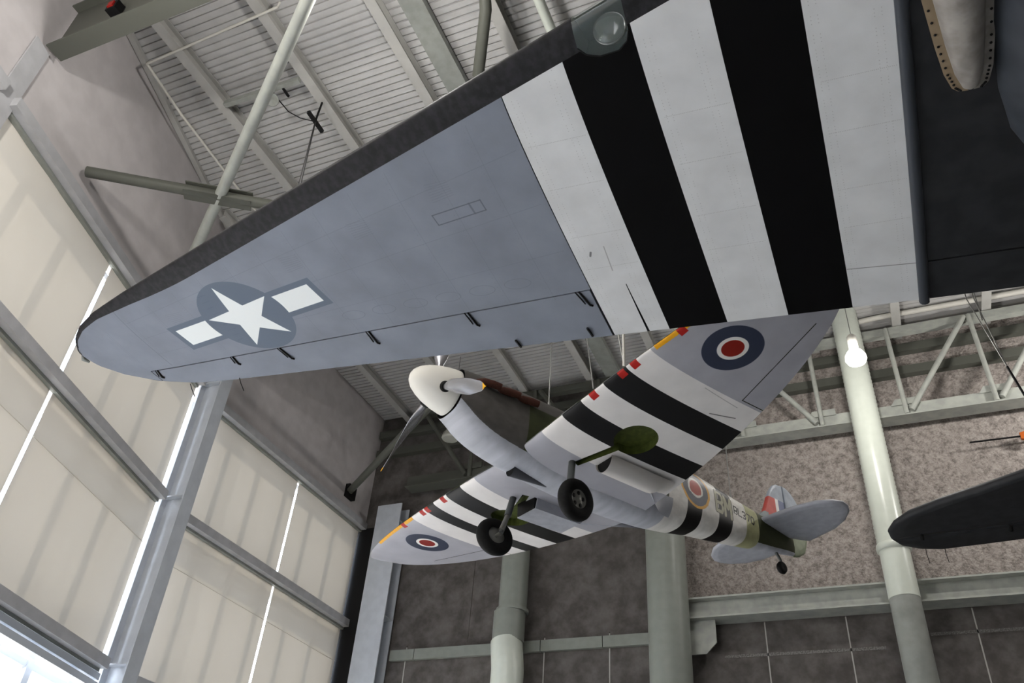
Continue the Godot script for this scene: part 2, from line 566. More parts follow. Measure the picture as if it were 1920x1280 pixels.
func build_shell() -> void:
	var st := mb()
	box(st, Vector3(-17, -0.3, -22), Vector3(17, 0, 13))
	struct_mesh("floor", st, M.floor)
	# rear wall, upper sprayed concrete and lower smooth panels
	var wb := struct_node("wall_back")
	st = mb()
	box(st, Vector3(-4.72, 8.9, -21.0), Vector3(17, ROOF + 0.6, -20.5))
	obj("sprayed_concrete", st, M.concrete, wb)
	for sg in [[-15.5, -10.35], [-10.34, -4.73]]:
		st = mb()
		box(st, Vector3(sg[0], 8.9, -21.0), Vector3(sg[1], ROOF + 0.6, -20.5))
		obj("upper_panel", st, M.concrete_smooth, wb)  # smooth concrete, toned darker to carry the weak light of this corner
	for sk in [[0.85, 4.2, 8.35], [-3.6, -0.1, 8.12]]:
		st = mb()
		box(st, Vector3(sk[0], sk[2] - 0.035, -20.47), Vector3(sk[1], sk[2] + 0.035, -20.452))
		obj("chalk_streak", st, M.chalk, wb)  # thin strip standing for a pale chalky stain
	var joints := [-15.5, -12.15, -8.13, -6.4, -2.62, -0.82, 1.77, 4.3, 6.9, 9.5, 12.1, 17.0]
	for i in joints.size() - 1:
		st = mb()
		box(st, Vector3(joints[i] + 0.012, 0, -21.0), Vector3(joints[i + 1] - 0.012, 8.9, -20.46))
		obj("wall_panel", st, M.concrete_smooth, wb)
		st = mb()
		box(st, Vector3(joints[i + 1] - 0.014, 0, -20.6), Vector3(joints[i + 1] + 0.014, 8.86, -20.452))
		obj("joint", st, M.caulk, wb)
	st = mb()
	box(st, Vector3(16.5, 0, -21), Vector3(17, ROOF + 0.6, 13))
	struct_mesh("wall_right", st, M.wall_paint)
	st = mb()
	box(st, Vector3(-12, 0, 12.5), Vector3(17, ROOF + 0.6, 13))
	struct_mesh("wall_front", st, M.wall_paint)
	# upper walls over the glass, and the parts of the left side beyond
	st = mb()
	box(st, Vector3(-14.7, 12.67, -20.6), Vector3(-14.25, ROOF + 0.3, -12.9))
	struct_mesh("wall_left_rear", st, M.white_wall)
	var xl := bay_xf(O_L, D_L, N_L)
	var w := struct_node("wall_left_near", xl)
	st = mb()
	box(st, Vector3(-0.9, 12.67, -0.5), Vector3(27, ROOF + 0.3, -0.02))
	obj("upper_wall", st, M.white_wall, w)
	st = mb()
	box(st, Vector3(25.5, 0, -0.5), Vector3(27, 12.67, -0.02))
	obj("end_wall", st, M.white_wall, w)
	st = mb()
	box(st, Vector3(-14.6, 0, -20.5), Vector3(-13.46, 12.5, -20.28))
	struct_mesh("trim_1", st, M.dark)  # dark sheet added to deepen the shade between jamb and column
	# flat roof: corrugated sheets
	var roof := struct_node("ceiling")
	st = mb()
	box(st, Vector3(-14.75, ROOF + 0.1, -21), Vector3(17, ROOF + 0.35, -12.2))
	var ya := Vector3(0, ROOF + 0.1, 0)
	var yb := Vector3(0, ROOF + 0.35, 0)
	hexa(st, [Vector3(-14.4, 0, -12.2) + ya, Vector3(17, 0, -12.2) + ya, Vector3(17, 0, 13) + ya, Vector3(-6.9, 0, 13) + ya, Vector3(-14.4, 0, -12.2) + yb, Vector3(17, 0, -12.2) + yb, Vector3(17, 0, 13) + yb, Vector3(-6.9, 0, 13) + yb])
	obj("roof_slab", st, M.purlin, roof)
	var p := 0.1524
	for n in 37:
		var sh := mb()
		var zs := -20.95 + n * 0.9144
		var xw := -14.5
		if zs > -12.6: xw = O_L.x + (zs - O_L.z) * D_L.x / D_L.z - 0.25
		for k in 6:
			var z := k * p
			var prof := [Vector2(z, 0.0), Vector2(z + 0.108, 0.0), Vector2(z + 0.114, 0.04), Vector2(z + 0.140, 0.04), Vector2(z + 0.1484, 0.0), Vector2(z + p, 0.0)]
			for i in prof.size() - 1:
				var a: Vector2 = prof[i]
				var b: Vector2 = prof[i + 1]
				quad(sh, Vector3(xw, a.y, a.x), Vector3(16.5, a.y, a.x), Vector3(16.5, b.y, b.x), Vector3(xw, b.y, b.x), Vector3.DOWN)
		var o := obj("deck_sheet", sh, M.deck, roof)
		o.position = Vector3(0, ROOF, zs)
	# glass wall in three bays
	var xr := bay_xf(Vector3(-14.2, 0, -13.0), Vector3(0, 0, -1), Vector3(1, 0, 0))
	glazed_bay("window_1", xr, 0.0, 7.3, 1.2)
	glazed_bay("window_2", xl, 0.0, 8.0, 1.35)
	glazed_bay("window_3", xl, 8.3, 25.5, 1.4)
	blind(xr, 0.0, 3.97, 9.70, 12.47, 1, 0.0, "cream roller blind in the upper row, right beside the steel column")
	blind(xr, 4.05, 7.25, 9.70, 12.47, 2, 0.0, "cream roller blind in the upper row, at the rear wall corner")
	blind(xr, 0.0, 3.97, 6.15, 9.5, 3, 8.55, "cream roller blind in the lower row, right beside the steel column")
	blind(xr, 4.05, 7.25, 6.15, 9.5, 4, 8.55, "cream roller blind in the lower row, at the rear wall corner")
	blind(xl, -0.05, 4.17, 9.70, 12.47, 5, 0.0, "cream roller blind in the upper row, behind the grey wing tip")
	blind(xl, 4.27, 7.95, 9.70, 12.47, 6, 0.0, "wrinkled cream roller blind in the upper row, beyond the white gap from the wing tip")
	blind(xl, -0.05, 4.17, 6.15, 9.5, 7, 8.55, "cream roller blind in the lower row, above the clear window")
	blind(xl, 4.27, 7.95, 6.15, 9.5, 8, 8.55, "cream roller blind in the lower row, beyond the white gap from the steel column")
	for i in 4:
		for r in 2:
			blind(xl, 8.25 + i * 4.33, 12.57 + i * 4.33, [9.70, 6.15][r], [12.5, 9.48][r], 20 + i * 2 + r, 0.0, "cream roller blind in the %s row, past the left column" % ["upper", "lower"][r])

func steel_column(label: String, xf: Transform3D, x0: float, x1: float, zo: float, zi: float, top: float, m: Material, plates: Array) -> void:
	# H section: flanges across local x at depths zo (outside) and zi (inside), web between
	var t := thing("steel_column", label, "column", xf)
	var st := mb()
	box(st, Vector3(x0, 0, zi - 0.035), Vector3(x1, top, zi))
	obj("inner_flange", st, m, t)
	st = mb()
	box(st, Vector3(x0, 0, zo), Vector3(x1, top, zo + 0.035))
	obj("outer_flange", st, m, t)
	st = mb()
	var c := (x0 + x1) / 2.0
	box(st, Vector3(c - 0.02, 0, zo + 0.035), Vector3(c + 0.02, top, zi - 0.035))
	obj("web", st, m, t)
	for y in plates:
		st = mb()
		box(st, Vector3(x0 + 0.005, y - 0.015, zo + 0.036), Vector3(c - 0.021, y + 0.015, zi - 0.036))
		box(st, Vector3(c + 0.021, y - 0.015, zo + 0.036), Vector3(x1 - 0.005, y + 0.015, zi - 0.036))
		obj("stiffener", st, m, t)

func pipe_thing(called: String, pts: Array, r, m: Material, label: String, category: String, group := "", n := 20) -> MeshInstance3D:
	var st := mb()
	tube(st, pts, r, n)
	return solo(called, st, m, label, category, group)

func build_steel() -> void:
	var xl := bay_xf(O_L, D_L, N_L)
	steel_column("pale grey steel column between the two angled glass bays", bay_xf(Vector3.ZERO, Vector3(0, 0, -1), Vector3(1, 0, 0)), 12.36, 12.70, -13.98, -13.36, 14.0, M.column, [9.62, 6.07, 12.6])
	steel_column("pale grey steel column at the left end, under the roof girder", xl, 7.9, 8.28, -0.55, 0.03, 14.0, M.girt, [])
	steel_column("dark grey steel column in the rear corner beside the blinds", Transform3D.IDENTITY, -13.5, -12.68, -20.4, -19.9, 13.0, M.column, [12.45, 9.6])
	# roof girders
	var gl := ["deep grey roof girder over the left column", "deep grey roof girder over the column between the bays"]
	var k := 0
	for g in [[-4.6, -11.5], [-12.55, -13.7]]:
		var st := mb()
		ibeam(st, Vector3(g[1], 14.63, g[0] - 0.1), Vector3(16.4, 14.63, g[0] - 0.1), 1.25, 0.34, 0.04, 0.05)
		solo("roof_girder", st, M.brace, gl[k], "girder")
		k += 1
	# purlins
	for i in 13:
		var x := -13.2 + i * 2.13
		var z0 := -20.5
		var z1 := 12.4
		if i == 0:
			z1 = -10.6
		var st := mb()
		ibeam(st, Vector3(x, 16.395, z0), Vector3(x, 16.395, z1), 0.29, 0.22, 0.022, 0.02)
		solo("roof_purlin", st, M.purlin, "grey steel roof purlin under the corrugated deck", "beam", "roof purlins")
	# edge angle where the white wall meets the deck
	var st := mb()
	var a := O_L + D_L * -0.8 + N_L * 0.06 + Vector3(0, ROOF - 0.06, 0)
	bar(st, a, a + D_L * 26.0, 0.12, 0.1)
	var tr := obj("trim_2", st, M.purlin, self)
	tr.set_meta("kind", "structure")
	# flat duct under the deck
	st = mb()
	box(st, Vector3(-6.32, 16.28, -20.4), Vector3(-5.87, 16.46, 12.0))
	solo("flat_duct", st, M.pipe_grey, "wide flat grey duct running beneath the roof deck", "duct")
	# horizontal bracing, tubes crossing under the roof
	var t := thing("cross_brace", "crossed grey tube braces with bolted plates, at the head of the left glass bay", "brace")
	st = mb()
	tube(st, [Vector3(-12.06, 13.1, -6.5), Vector3(-5.6, 13.1, -10.78)], 0.105, 18)
	obj("dark_tube", st, M.brace, t)
	st = mb()
	tube(st, [Vector3(-13.0, 13.1, -10.0), Vector3(-5.4, 13.1, -4.42)], 0.105, 18)
	obj("tube", st, M.steel, t)
	st = mb()
	var c := Vector3(-10.08, 13.1, -7.84)
	var d := Vector3(0.834, 0, -0.552)
	bar(st, c - d * 0.62 + Vector3(0, 0.09, 0), c + d * 0.62 + Vector3(0, 0.09, 0), 0.34, 0.02)
	bar(st, c - d * 0.62 - Vector3(0, 0.09, 0), c + d * 0.62 - Vector3(0, 0.09, 0), 0.26, 0.02)
	obj("splice_plate", st, M.brace, t)
	t = thing("cross_brace", "dark tube brace running from the rear glass bay wall to the rear truss", "brace")
	st = mb()
	tube(st, [Vector3(-14.2, 13.25, -19.26), Vector3(-8.6, 13.25, -14.9)], 0.105, 18)
	obj("tube", st, M.brace, t)
	st = mb()
	box(st, Vector3(-14.245, 13.05, -19.5), Vector3(-14.1, 13.45, -19.1))
	obj("bracket", st, M.dark, t)
	# slanting dark strut near the roof
	pipe_thing("roof_strut", [Vector3(-5.2, 15.3, -8.45), Vector3(-4.6, 15.6, -7.4), Vector3(-4.4, 16.3, -6.6)], 0.11, M.brace, "short grey tube strut under the deck beside the flat duct", "strut")
	pipe_thing("white_pipe", [Vector3(-3.78, 16.15, -19.6), Vector3(-3.78, 16.15, 12.0)], 0.1, M.pipe_white, "thick white pipe running under the roof deck", "pipe")
	# sprinkler pipes
	pipe_thing("sprinkler_pipe", [Vector3(-11.72, 16.05, -6.34), Vector3(-8.43, 16.05, -6.22), Vector3(-8.43, 16.2, -6.22)], 0.028, M.white_pipe, "thin white sprinkler pipe crossing under two purlins", "pipe", "", 10)
	pipe_thing("sprinkler_pipe", [Vector3(-11.72, 16.05, -6.34), Vector3(-11.9, 16.05, -7.6), Vector3(-12.05, 16.05, -9.65), Vector3(-12.3, 16.05, -14.5)], 0.03, M.white_pipe, "thin white sprinkler pipe running along the white wall", "pipe", "", 10)
	# conduit with a small spotlight between two purlins
	t = thing("ceiling_spotlight", "small grey spotlight on a dark rail between two purlins", "spotlight")
	st = mb()
	bar(st, Vector3(-10.94, 16.2, -7.8), Vector3(-9.05, 16.2, -7.82), 0.1, 0.12)
	obj("rail", st, M.pipe_grey, t)
	st = mb()
	lathe(st, Vector3(-9.72, 15.98, -7.92), Vector3(0.3, -0.85, 0.4).normalized(), [Vector2(0, -0.16), Vector2(0.06, -0.15), Vector2(0.1, -0.05), Vector2(0.14, 0.1), Vector2(0.13, 0.1), Vector2(0.0, 0.02)], 16)
	obj("lamp_head", st, M.pipe_grey, t)
	st = mb()
	bar(st, Vector3(-9.72, 16.2, -7.85), Vector3(-9.72, 16.0, -7.9), 0.03, 0.03, Vector3.RIGHT)
	obj("bracket", st, M.dark, t)
	st = mb()
	bar(st, Vector3(-9.5, 16.2, -7.85), Vector3(-9.35, 15.95, -7.95), 0.05, 0.05, Vector3.RIGHT)
	obj("bracket", st, M.dark, t)
	st = mb()
	tube(st, [Vector3(-9.6, 15.95, -7.95), Vector3(-9.42, 15.72, -8.15), Vector3(-9.2, 15.6, -8.3), Vector3(-9.0, 15.6, -8.45)], 0.012, 6)
	obj("cord", st, M.dark, t)
	# small red alarm lamp on the girder
	t = thing("alarm_beacon", "small red alarm beacon fixed to the roof girder", "alarm")
	st = mb()
	box(st, Vector3(-10.3, 14.36, -4.66), Vector3(-10.08, 14.58, -4.5))
	obj("housing", st, M.dark, t)
	st = mb()
	box(st, Vector3(-10.25, 14.40, -4.5), Vector3(-10.13, 14.53, -4.47))
	obj("lens", st, M.red, t)

func build_rear() -> void:
	var z := -19.9
	var t: Node3D
	var st: SurfaceTool
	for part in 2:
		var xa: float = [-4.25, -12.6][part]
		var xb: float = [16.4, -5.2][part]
		var tm: Material = [M.steel, M.brace][part]  # left truss is the same steel, its shadow put into a darker colour
		t = thing("wall_truss", ["pale steel truss with tube diagonals across the rear wall", "steel truss painted dark as shade, on the rear wall, behind the small plane's nose"][part], "truss")
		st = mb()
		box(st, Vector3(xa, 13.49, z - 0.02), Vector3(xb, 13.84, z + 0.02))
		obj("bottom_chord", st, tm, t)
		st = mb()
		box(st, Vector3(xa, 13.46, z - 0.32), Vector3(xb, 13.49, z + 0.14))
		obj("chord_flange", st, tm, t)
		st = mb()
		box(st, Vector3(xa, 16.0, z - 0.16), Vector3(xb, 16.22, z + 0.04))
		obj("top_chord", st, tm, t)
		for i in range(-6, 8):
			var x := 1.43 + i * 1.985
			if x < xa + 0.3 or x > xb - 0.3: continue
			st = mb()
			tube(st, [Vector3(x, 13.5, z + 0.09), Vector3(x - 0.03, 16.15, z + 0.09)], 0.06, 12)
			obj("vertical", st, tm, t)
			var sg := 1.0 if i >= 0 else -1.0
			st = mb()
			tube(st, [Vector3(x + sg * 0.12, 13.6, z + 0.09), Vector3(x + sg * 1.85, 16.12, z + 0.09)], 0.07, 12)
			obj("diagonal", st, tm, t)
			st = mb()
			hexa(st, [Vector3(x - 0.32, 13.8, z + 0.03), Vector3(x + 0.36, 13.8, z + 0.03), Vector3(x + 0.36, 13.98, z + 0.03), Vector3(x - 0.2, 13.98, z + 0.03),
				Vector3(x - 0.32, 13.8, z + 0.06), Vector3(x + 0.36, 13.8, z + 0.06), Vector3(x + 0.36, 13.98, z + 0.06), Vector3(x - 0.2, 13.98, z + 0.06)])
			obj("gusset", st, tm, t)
	for i in 2:
		st = mb()
		box(st, Vector3(-14.2, [15.7, 15.0][i], -20.5), Vector3(16.4, [15.95, 15.25][i], -20.3))
		solo("wall_girt", st, M.brace, ["dark steel girt on the rear wall just below the roof", "dark steel girt on the rear wall halfway up the truss"][i], "girt")
	pipe_thing("sprinkler_main", [Vector3(0.8, 16.85, -19.72), Vector3(1.3, 16.88, -19.72), Vector3(9.0, 16.88, -19.72)].map(func(v): return v - Vector3(0, 0.45, -0.1)), 0.07, M.white_pipe, "white sprinkler main along the top of the rear truss", "pipe")
	# channel beam and flat beam at mid height
	t = thing("channel_beam", "pale grey channel beam along the rear wall right of the round column", "beam")
	st = mb()
	box(st, Vector3(-4.3, 8.92, -20.2), Vector3(16.4, 9.34, -20.12))
	obj("web", st, M.steel, t)
	st = mb()
	box(st, Vector3(-4.3, 9.34, -20.45), Vector3(16.4, 9.38, -19.9))
	obj("top_flange", st, M.steel, t)
	st = mb()
	box(st, Vector3(-4.3, 8.88, -20.45), Vector3(16.4, 8.92, -19.9))
	obj("bottom_flange", st, M.steel, t)
	st = mb()
	hexa(st, [Vector3(-4.3, 8.1, -20.14), Vector3(-3.95, 8.1, -20.14), Vector3(-3.7, 8.35, -20.14), Vector3(-4.3, 8.35, -20.14),
		Vector3(-4.3, 8.1, -20.1), Vector3(-3.95, 8.1, -20.1), Vector3(-3.7, 8.35, -20.1), Vector3(-4.3, 8.35, -20.1)])
	box(st, Vector3(-4.3, 8.35, -20.14), Vector3(-3.7, 8.88, -20.1))
	obj("gusset", st, M.steel, t)
	t = thing("flat_beam", "flat grey beam on the rear wall left of the round column", "beam")
	var cuts := [-12.6, -11.85, -8.2, -6.55, -5.2]
	for i in 4:
		st = mb()
		box(st, Vector3(cuts[i] + 0.01, 8.49, -20.455), Vector3(cuts[i + 1] - 0.01, 8.77, -20.34))
		obj("segment", st, M.round_column, t)
	# round steel column
	t = thing("round_column", "thick round grey column at the rear wall, under the small plane's tail", "column")
	st = mb()
	tube(st, [Vector3(-4.72, 0, -19.75), Vector3(-4.72, 13.46, -19.75)], 0.49, 40)
	obj("shaft", st, M.round_column, t)
	# round ducts
	t = thing("round_duct", "bright white round duct in front of the rear truss", "duct")
	var sec := []
	var pts := []
	var rr := []
	for i in 56:
		var y := 9.95 + i * 0.1178
		pts.append(Vector3(0.46, y, -19.35)); rr.append(0.322)
		pts.append(Vector3(0.46, y + 0.1, -19.35)); rr.append(0.322)
		pts.append(Vector3(0.46, y + 0.106, -19.35)); rr.append(0.333)
		pts.append(Vector3(0.46, y + 0.112, -19.35)); rr.append(0.333)
	st = mb()
	tube(st, pts, rr, 40)
	obj("upper_pipe", st, M.pipe_white, t)
	st = mb()
	lathe(st, Vector3(0.46, 9.8, -19.35), Vector3.UP, [Vector2(0.3, 0), Vector2(0.36, 0.03), Vector2(0.37, 0.1), Vector2(0.36, 0.16), Vector2(0.3, 0.18)], 40)
	obj("collar", st, M.pipe_white, t)
	st = mb()
	tube(st, [Vector3(0.46, 8.75, -19.35), Vector3(0.46, 9.85, -19.35)], 0.318, 40)
	obj("middle_pipe", st, M.pipe_white, t)
	st = mb()
	tube(st, [Vector3(0.46, 0.0, -19.35), Vector3(0.46, 8.75, -19.35)], 0.312, 40)
	obj("lower_pipe", st, M.pipe_grey, t)
	t = thing("round_duct", "grey round duct with a clamp band, under the small plane's left-hand wing tip", "duct")
	st = mb()
	tube(st, [Vector3(-8.84, 9.4, -19.9), Vector3(-8.84, 13.4, -19.9)], 0.37, 36)
	obj("upper_pipe", st, M.round_column, t)
	st = mb()
	tube(st, [Vector3(-8.84, 9.36, -19.9), Vector3(-8.84, 9.44, -19.9)], 0.42, 36)
	obj("clamp_band", st, M.round_column, t)
	st = mb()
	tube(st, [Vector3(-8.9, 8.6, -19.88), Vector3(-8.9, 9.36, -19.88)], 0.41, 36)
	obj("middle_pipe", st, M.round_column, t)
	st = mb()
	tube(st, [Vector3(-8.92, 8.6, -19.85), Vector3(-8.86, 8.25, -19.8), Vector3(-8.8, 7.9, -19.75), Vector3(-8.8, 0.0, -19.75)], 0.405, 36)
	obj("elbow", st, M.pipe_white, t)
	# black rod with an orange end, fixed to the wall
	t = thing("antenna_rod", "thin black rod with an orange end reaching out from the rear wall", "rod")
	st = mb()
	tube(st, [Vector3(2.63, 12.71, -20.2), Vector3(3.75, 12.7, -20.2)], 0.022, 8)
	obj("rod", st, M.dark, t)
	st = mb()
	hexa(st, [Vector3(3.7, 12.62, -20.24), Vector3(3.95, 12.56, -20.24), Vector3(3.95, 12.84, -20.24), Vector3(3.7, 12.78, -20.24),
		Vector3(3.7, 12.62, -20.16), Vector3(3.95, 12.56, -20.16), Vector3(3.95, 12.84, -20.16), Vector3(3.7, 12.78, -20.16)])
	obj("orange_end", st, M.orange, t)
	st = mb()
	bar(st, Vector3(3.85, 12.7, -20.2), Vector3(3.85, 12.7, -20.495), 0.05, 0.05)
	obj("wall_bracket", st, M.dark, t)
	# hanging cables right of the duct
	t = thing("suspension_cable", "twin pale cables joined to a black turnbuckle, near the rear truss", "cable")
	st = mb()
	tube(st, [Vector3(2.72, 16.3, -14.9), Vector3(2.63, 13.0, -15.0), Vector3(2.918, 11.262, -15.0)], 0.011, 8)
	obj("strand", st, M.cable, t)
	st = mb()
	tube(st, [Vector3(2.9, 16.3, -14.9), Vector3(2.755, 13.0, -15.0), Vector3(2.918, 11.262, -15.0)], 0.011, 8)
	obj("strand", st, M.cable, t)
	st = mb()
	tube(st, [Vector3(2.912, 11.3, -15.0), Vector3(2.93, 11.2, -15.0), Vector3(3.05, 10.5, -15.0), Vector3(3.3, 9.6, -15.0)], 0.022, 8)
	obj("turnbuckle", st, M.dark, t)
	pipe_thing("hanger_rod", [Vector3(2.9, 16.3, -15.2), Vector3(2.776, 12.426, -15.0)], 0.012, M.cable, "single thin pale rod hanging beside the twin cables", "rod", "", 8)

func dome_lamp(at: Vector3) -> void:
	var t := thing("dome_lamp", "unlit clear glass dome lamp hanging behind the small plane's nose", "lamp", Transform3D(Basis.IDENTITY, at))
	var st := mb()
	lathe(st, Vector3.ZERO, Vector3.UP, [Vector2(0.05, 0.26), Vector2(0.12, 0.24), Vector2(0.2, 0.14), Vector2(0.25, 0.0), Vector2(0.24, -0.04), Vector2(0.2, -0.06), Vector2(0.0, -0.07)], 28)
	obj("glass_dome", st, M.dome, t)
	st = mb()
	lathe(st, Vector3(0, 0.25, 0), Vector3.UP, [Vector2(0.07, 0.0), Vector2(0.08, 0.18), Vector2(0.03, 0.24), Vector2(0.0, 0.24)], 16)
	obj("ballast_housing", st, M.pipe_grey, t)
	st = mb()
	tube(st, [Vector3(0, 0.48, 0), Vector3(0, ROOF + 0.02 - at.y, 0)], 0.01, 6)
	obj("hanger", st, M.cable, t)

func pendant(at: Vector3, energy: float, label: String) -> void:
	var t := thing("pendant_lamp", label, "lamp", Transform3D(Basis.IDENTITY, at), "pendant lamps")
	var st := mb()
	lathe(st, Vector3(0, 0.30, 0), Vector3.UP, [Vector2(0.0, 0.34), Vector2(0.06, 0.33), Vector2(0.1, 0.28), Vector2(0.1, 0.0), Vector2(0.0, 0.0)], 20)
	obj("ballast_housing", st, M.white_pipe, t)
	st = mb()
	tube(st, [Vector3(0, 0.66, 0), Vector3(0, ROOF + 0.02 - at.y, 0)], 0.01, 6)
	obj("hanger", st, M.cable, t)
	var glow := flat(Color(1, 1, 1), 0.3)
	glow.emission_enabled = true
	glow.emission = Color(1.0, 0.98, 0.93)
	glow.emission_energy_multiplier = 4.0
	st = mb()
	lathe(st, Vector3.ZERO, Vector3.UP, [Vector2(0.095, 0.30), Vector2(0.1, 0.22), Vector2(0.16, 0.16), Vector2(0.215, 0.06), Vector2(0.225, -0.02), Vector2(0.19, -0.1), Vector2(0.1, -0.15), Vector2(0.0, -0.16)], 28)
	var o := obj("glass_bulb", st, glow, t)
	o.cast_shadow = GeometryInstance3D.SHADOW_CASTING_SETTING_ON
	var l := OmniLight3D.new()
	l.name = "lamp_light"
	l.light_color = Color(1.0, 0.985, 0.965)
	l.light_energy = energy
	l.omni_range = 60.0
	l.omni_attenuation = 2.0
	l.light_size = 0.2
	l.shadow_enabled = true
	t.add_child(l)
	l.position = Vector3(0, 0.02, 0)

# ------------------------------------------------------------------ big transport plane
const C_B := Basis(Vector3(-0.99651, 0.083096, -0.007991), Vector3(0.083476, 0.99278, -0.086136), Vector3(0.000776, -0.086502, -0.996251))
const C_O := Vector3(5.130987, 7.16485, -2.823029)
var c_tip_le := [Vector2(13.0, 2.385), Vector2(13.72, 2.60), Vector2(14.115, 2.77), Vector2(14.39, 2.95), Vector2(14.55, 3.12), Vector2(14.62, 3.28)]
var c_tip_te := [Vector2(12.6, 4.165), Vector2(13.24, 4.13), Vector2(13.81, 3.99), Vector2(14.25, 3.77), Vector2(14.52, 3.53), Vector2(14.62, 3.28)]

func interp(t: Array, x: float) -> float:
	for i in t.size() - 1:
		if x <= t[i + 1].x:
			return lerpf(t[i].y, t[i + 1].y, clampf((x - t[i].x) / (t[i + 1].x - t[i].x), 0.0, 1.0))
	return t[t.size() - 1].y

func c_le(x: float) -> float:
	if x <= 13.0: return maxf(0.0, 0.02 + 0.2709 * (x - 4.27))
	return interp(c_tip_le, x)

func c_te(x: float) -> float:
	if x <= 12.6: return 4.335 - 0.0204 * maxf(0.0, x - 4.27)
	return interp(c_tip_te, x)

func c_q(x: float, z: float) -> float:
	var a := c_le(x)
	return sqrt(clampf((z - a) / maxf(c_te(x) - a, 0.001), 0.0, 1.0))

func naca(q: float) -> float:
	var f := q * q
	return 5.0 * (0.2969 * q - 0.126 * f - 0.3516 * f * f + 0.2843 * f * f * f - 0.1036 * f * f * f * f)

func c_low(x: float, q: float) -> Vector3:
	var a := c_le(x)
	var c := c_te(x) - a
	return Vector3(x, -naca(q) * c * 0.075, a + q * q * c)

func c_up(x: float, q: float) -> Vector3:
	var a := c_le(x)
	var c := c_te(x) - a
	return Vector3(x, naca(q) * c * 0.20, a + q * q * c)

func c_outline(x0: float, x1: float, za: Callable, zb: Callable) -> Array:
	var P := []
	var n := maxi(2, int(ceil((x1 - x0) / 0.15)))
	for i in n + 1:
		var x := lerpf(x0, x1, float(i) / n)
		P.append(Vector2(x, za.call(x)))
	for i in n + 1:
		var x := lerpf(x1, x0, float(i) / n)
		P.append(Vector2(x, zb.call(x)))
	return P

func rot2(c: Vector2, p: Vector2, a: float) -> Vector2:
	return c + p.rotated(a)

func paint_outer() -> Image:
	# region x 7.32..14.72, z 0.6..4.5
	var w := 2048
	var h := 1080
	var sx := w / 7.4
	var sy := h / 3.9
	var img := Image.create_empty(w, h, false, Image.FORMAT_RGBA8)
	var grey := Color(0.475, 0.497, 0.54)
	img.fill(grey)
	weather(img, 31, 0.10, 0.01)
	var o := Vector2(7.32, 0.6)
	var dk := Color(0.40, 0.42, 0.465)
	# rib and stringer seams
	for i in 13:
		var x := 7.75 + i * 0.5
		stroke(img, Vector2(x, c_le(x) + 0.3) - o, Vector2(x, 3.55) - o, 0.006, sx, sy, dk, 0.35)
	for k in 3:
		var f: float = [0.28, 0.52, 0.76][k]
		stroke(img, Vector2(7.4, lerpf(c_le(7.4), 3.5, f)) - o, Vector2(13.3, lerpf(c_le(13.3), 3.75, f)) - o, 0.006, sx, sy, dk, 0.4)
	stroke(img, Vector2(13.35, 2.6) - o, Vector2(13.3, 3.7) - o, 0.012, sx, sy, dk, 0.8)
	# access panel
	var hp := [Vector2(8.51, 2.117), Vector2(7.953, 2.045), Vector2(7.945, 2.175), Vector2(8.498, 2.248)]
	for i in 4:
		stroke(img, hp[i] - o, hp[(i + 1) % 4] - o, 0.012, sx, sy, Color(0.33, 0.35, 0.39), 0.8)
	stroke(img, Vector2(8.08, 2.06) - o, Vector2(8.07, 2.19) - o, 0.02, sx, sy, Color(0.36, 0.38, 0.42), 0.7)
	# worn round hand-hole covers
	for i in 6:
		var c := Vector2(8.05 + i * 0.42, 3.22 + i * 0.015) - o
		for s in 24:
			var a := TAU * s / 24.0
			var b := TAU * (s + 1) / 24.0
			stroke(img, c + Vector2(cos(a) * 0.15, sin(a) * 0.075), c + Vector2(cos(b) * 0.15, sin(b) * 0.075), 0.006, sx, sy, dk, 0.6)
	for i in 5:
		var c := Vector2(8.3 + i * 1.05, 1.75 + i * 0.26) - o
		for s in 8:
			stroke(img, c + Vector2(-0.12, s * 0.025), c + Vector2(0.12, s * 0.03 + 0.01), 0.005, sx, sy, dk, 0.45)
	# rivet rows
	for i in 13:
		var x := 7.78 + i * 0.5
		for k in 30:
			var z := lerpf(c_le(x) + 0.35, 3.5, k / 29.0)
			rect(img, Vector2(x, z) - o, Vector2(x + 0.008, z + 0.008) - o, sx, sy, Color(0.43, 0.45, 0.49))
	# national marking: star in a disc with side bars
	var blue := Color(0.365, 0.405, 0.46)
	var white := Color(0.86, 0.875, 0.875)
	var c := Vector2(11.53, 3.045) - o
	var ang := 0.168
	var bars := [[0.55, 1.24], [-1.24, -0.55]]
	for b in bars:
		poly(img, [rot2(c, Vector2(b[0], -0.235), ang), rot2(c, Vector2(b[1], -0.235), ang), rot2(c, Vector2(b[1], 0.215), ang), rot2(c, Vector2(b[0], 0.215), ang)], sx, sy, blue)
	for b in [[0.5, 1.155], [-1.155, -0.5]]:
		poly(img, [rot2(c, Vector2(b[0], -0.155), ang), rot2(c, Vector2(b[1], -0.155), ang), rot2(c, Vector2(b[1], 0.14), ang), rot2(c, Vector2(b[0], 0.14), ang)], sx, sy, white)
	disc(img, c, 0.605, sx, sy, blue)
	for i in 9:
		var y := -0.4 + i * 0.1
		stroke(img, c + Vector2(0.28 + 0.02 * (i % 3), y - 0.05), c + Vector2(0.42, y - 0.03), 0.007, sx, sy, Color(0.32, 0.36, 0.42), 0.5)
	var star := []
	for i in 10:
		var r := 0.55 if i % 2 == 0 else 0.212
		star.append(c + Vector2(sin(TAU * i / 10.0), -cos(TAU * i / 10.0)) * r)
	for i in star.size():
		star[i] = rot2(c, star[i] - c, 0.22)
	poly(img, star, sx, sy, white)
	return img

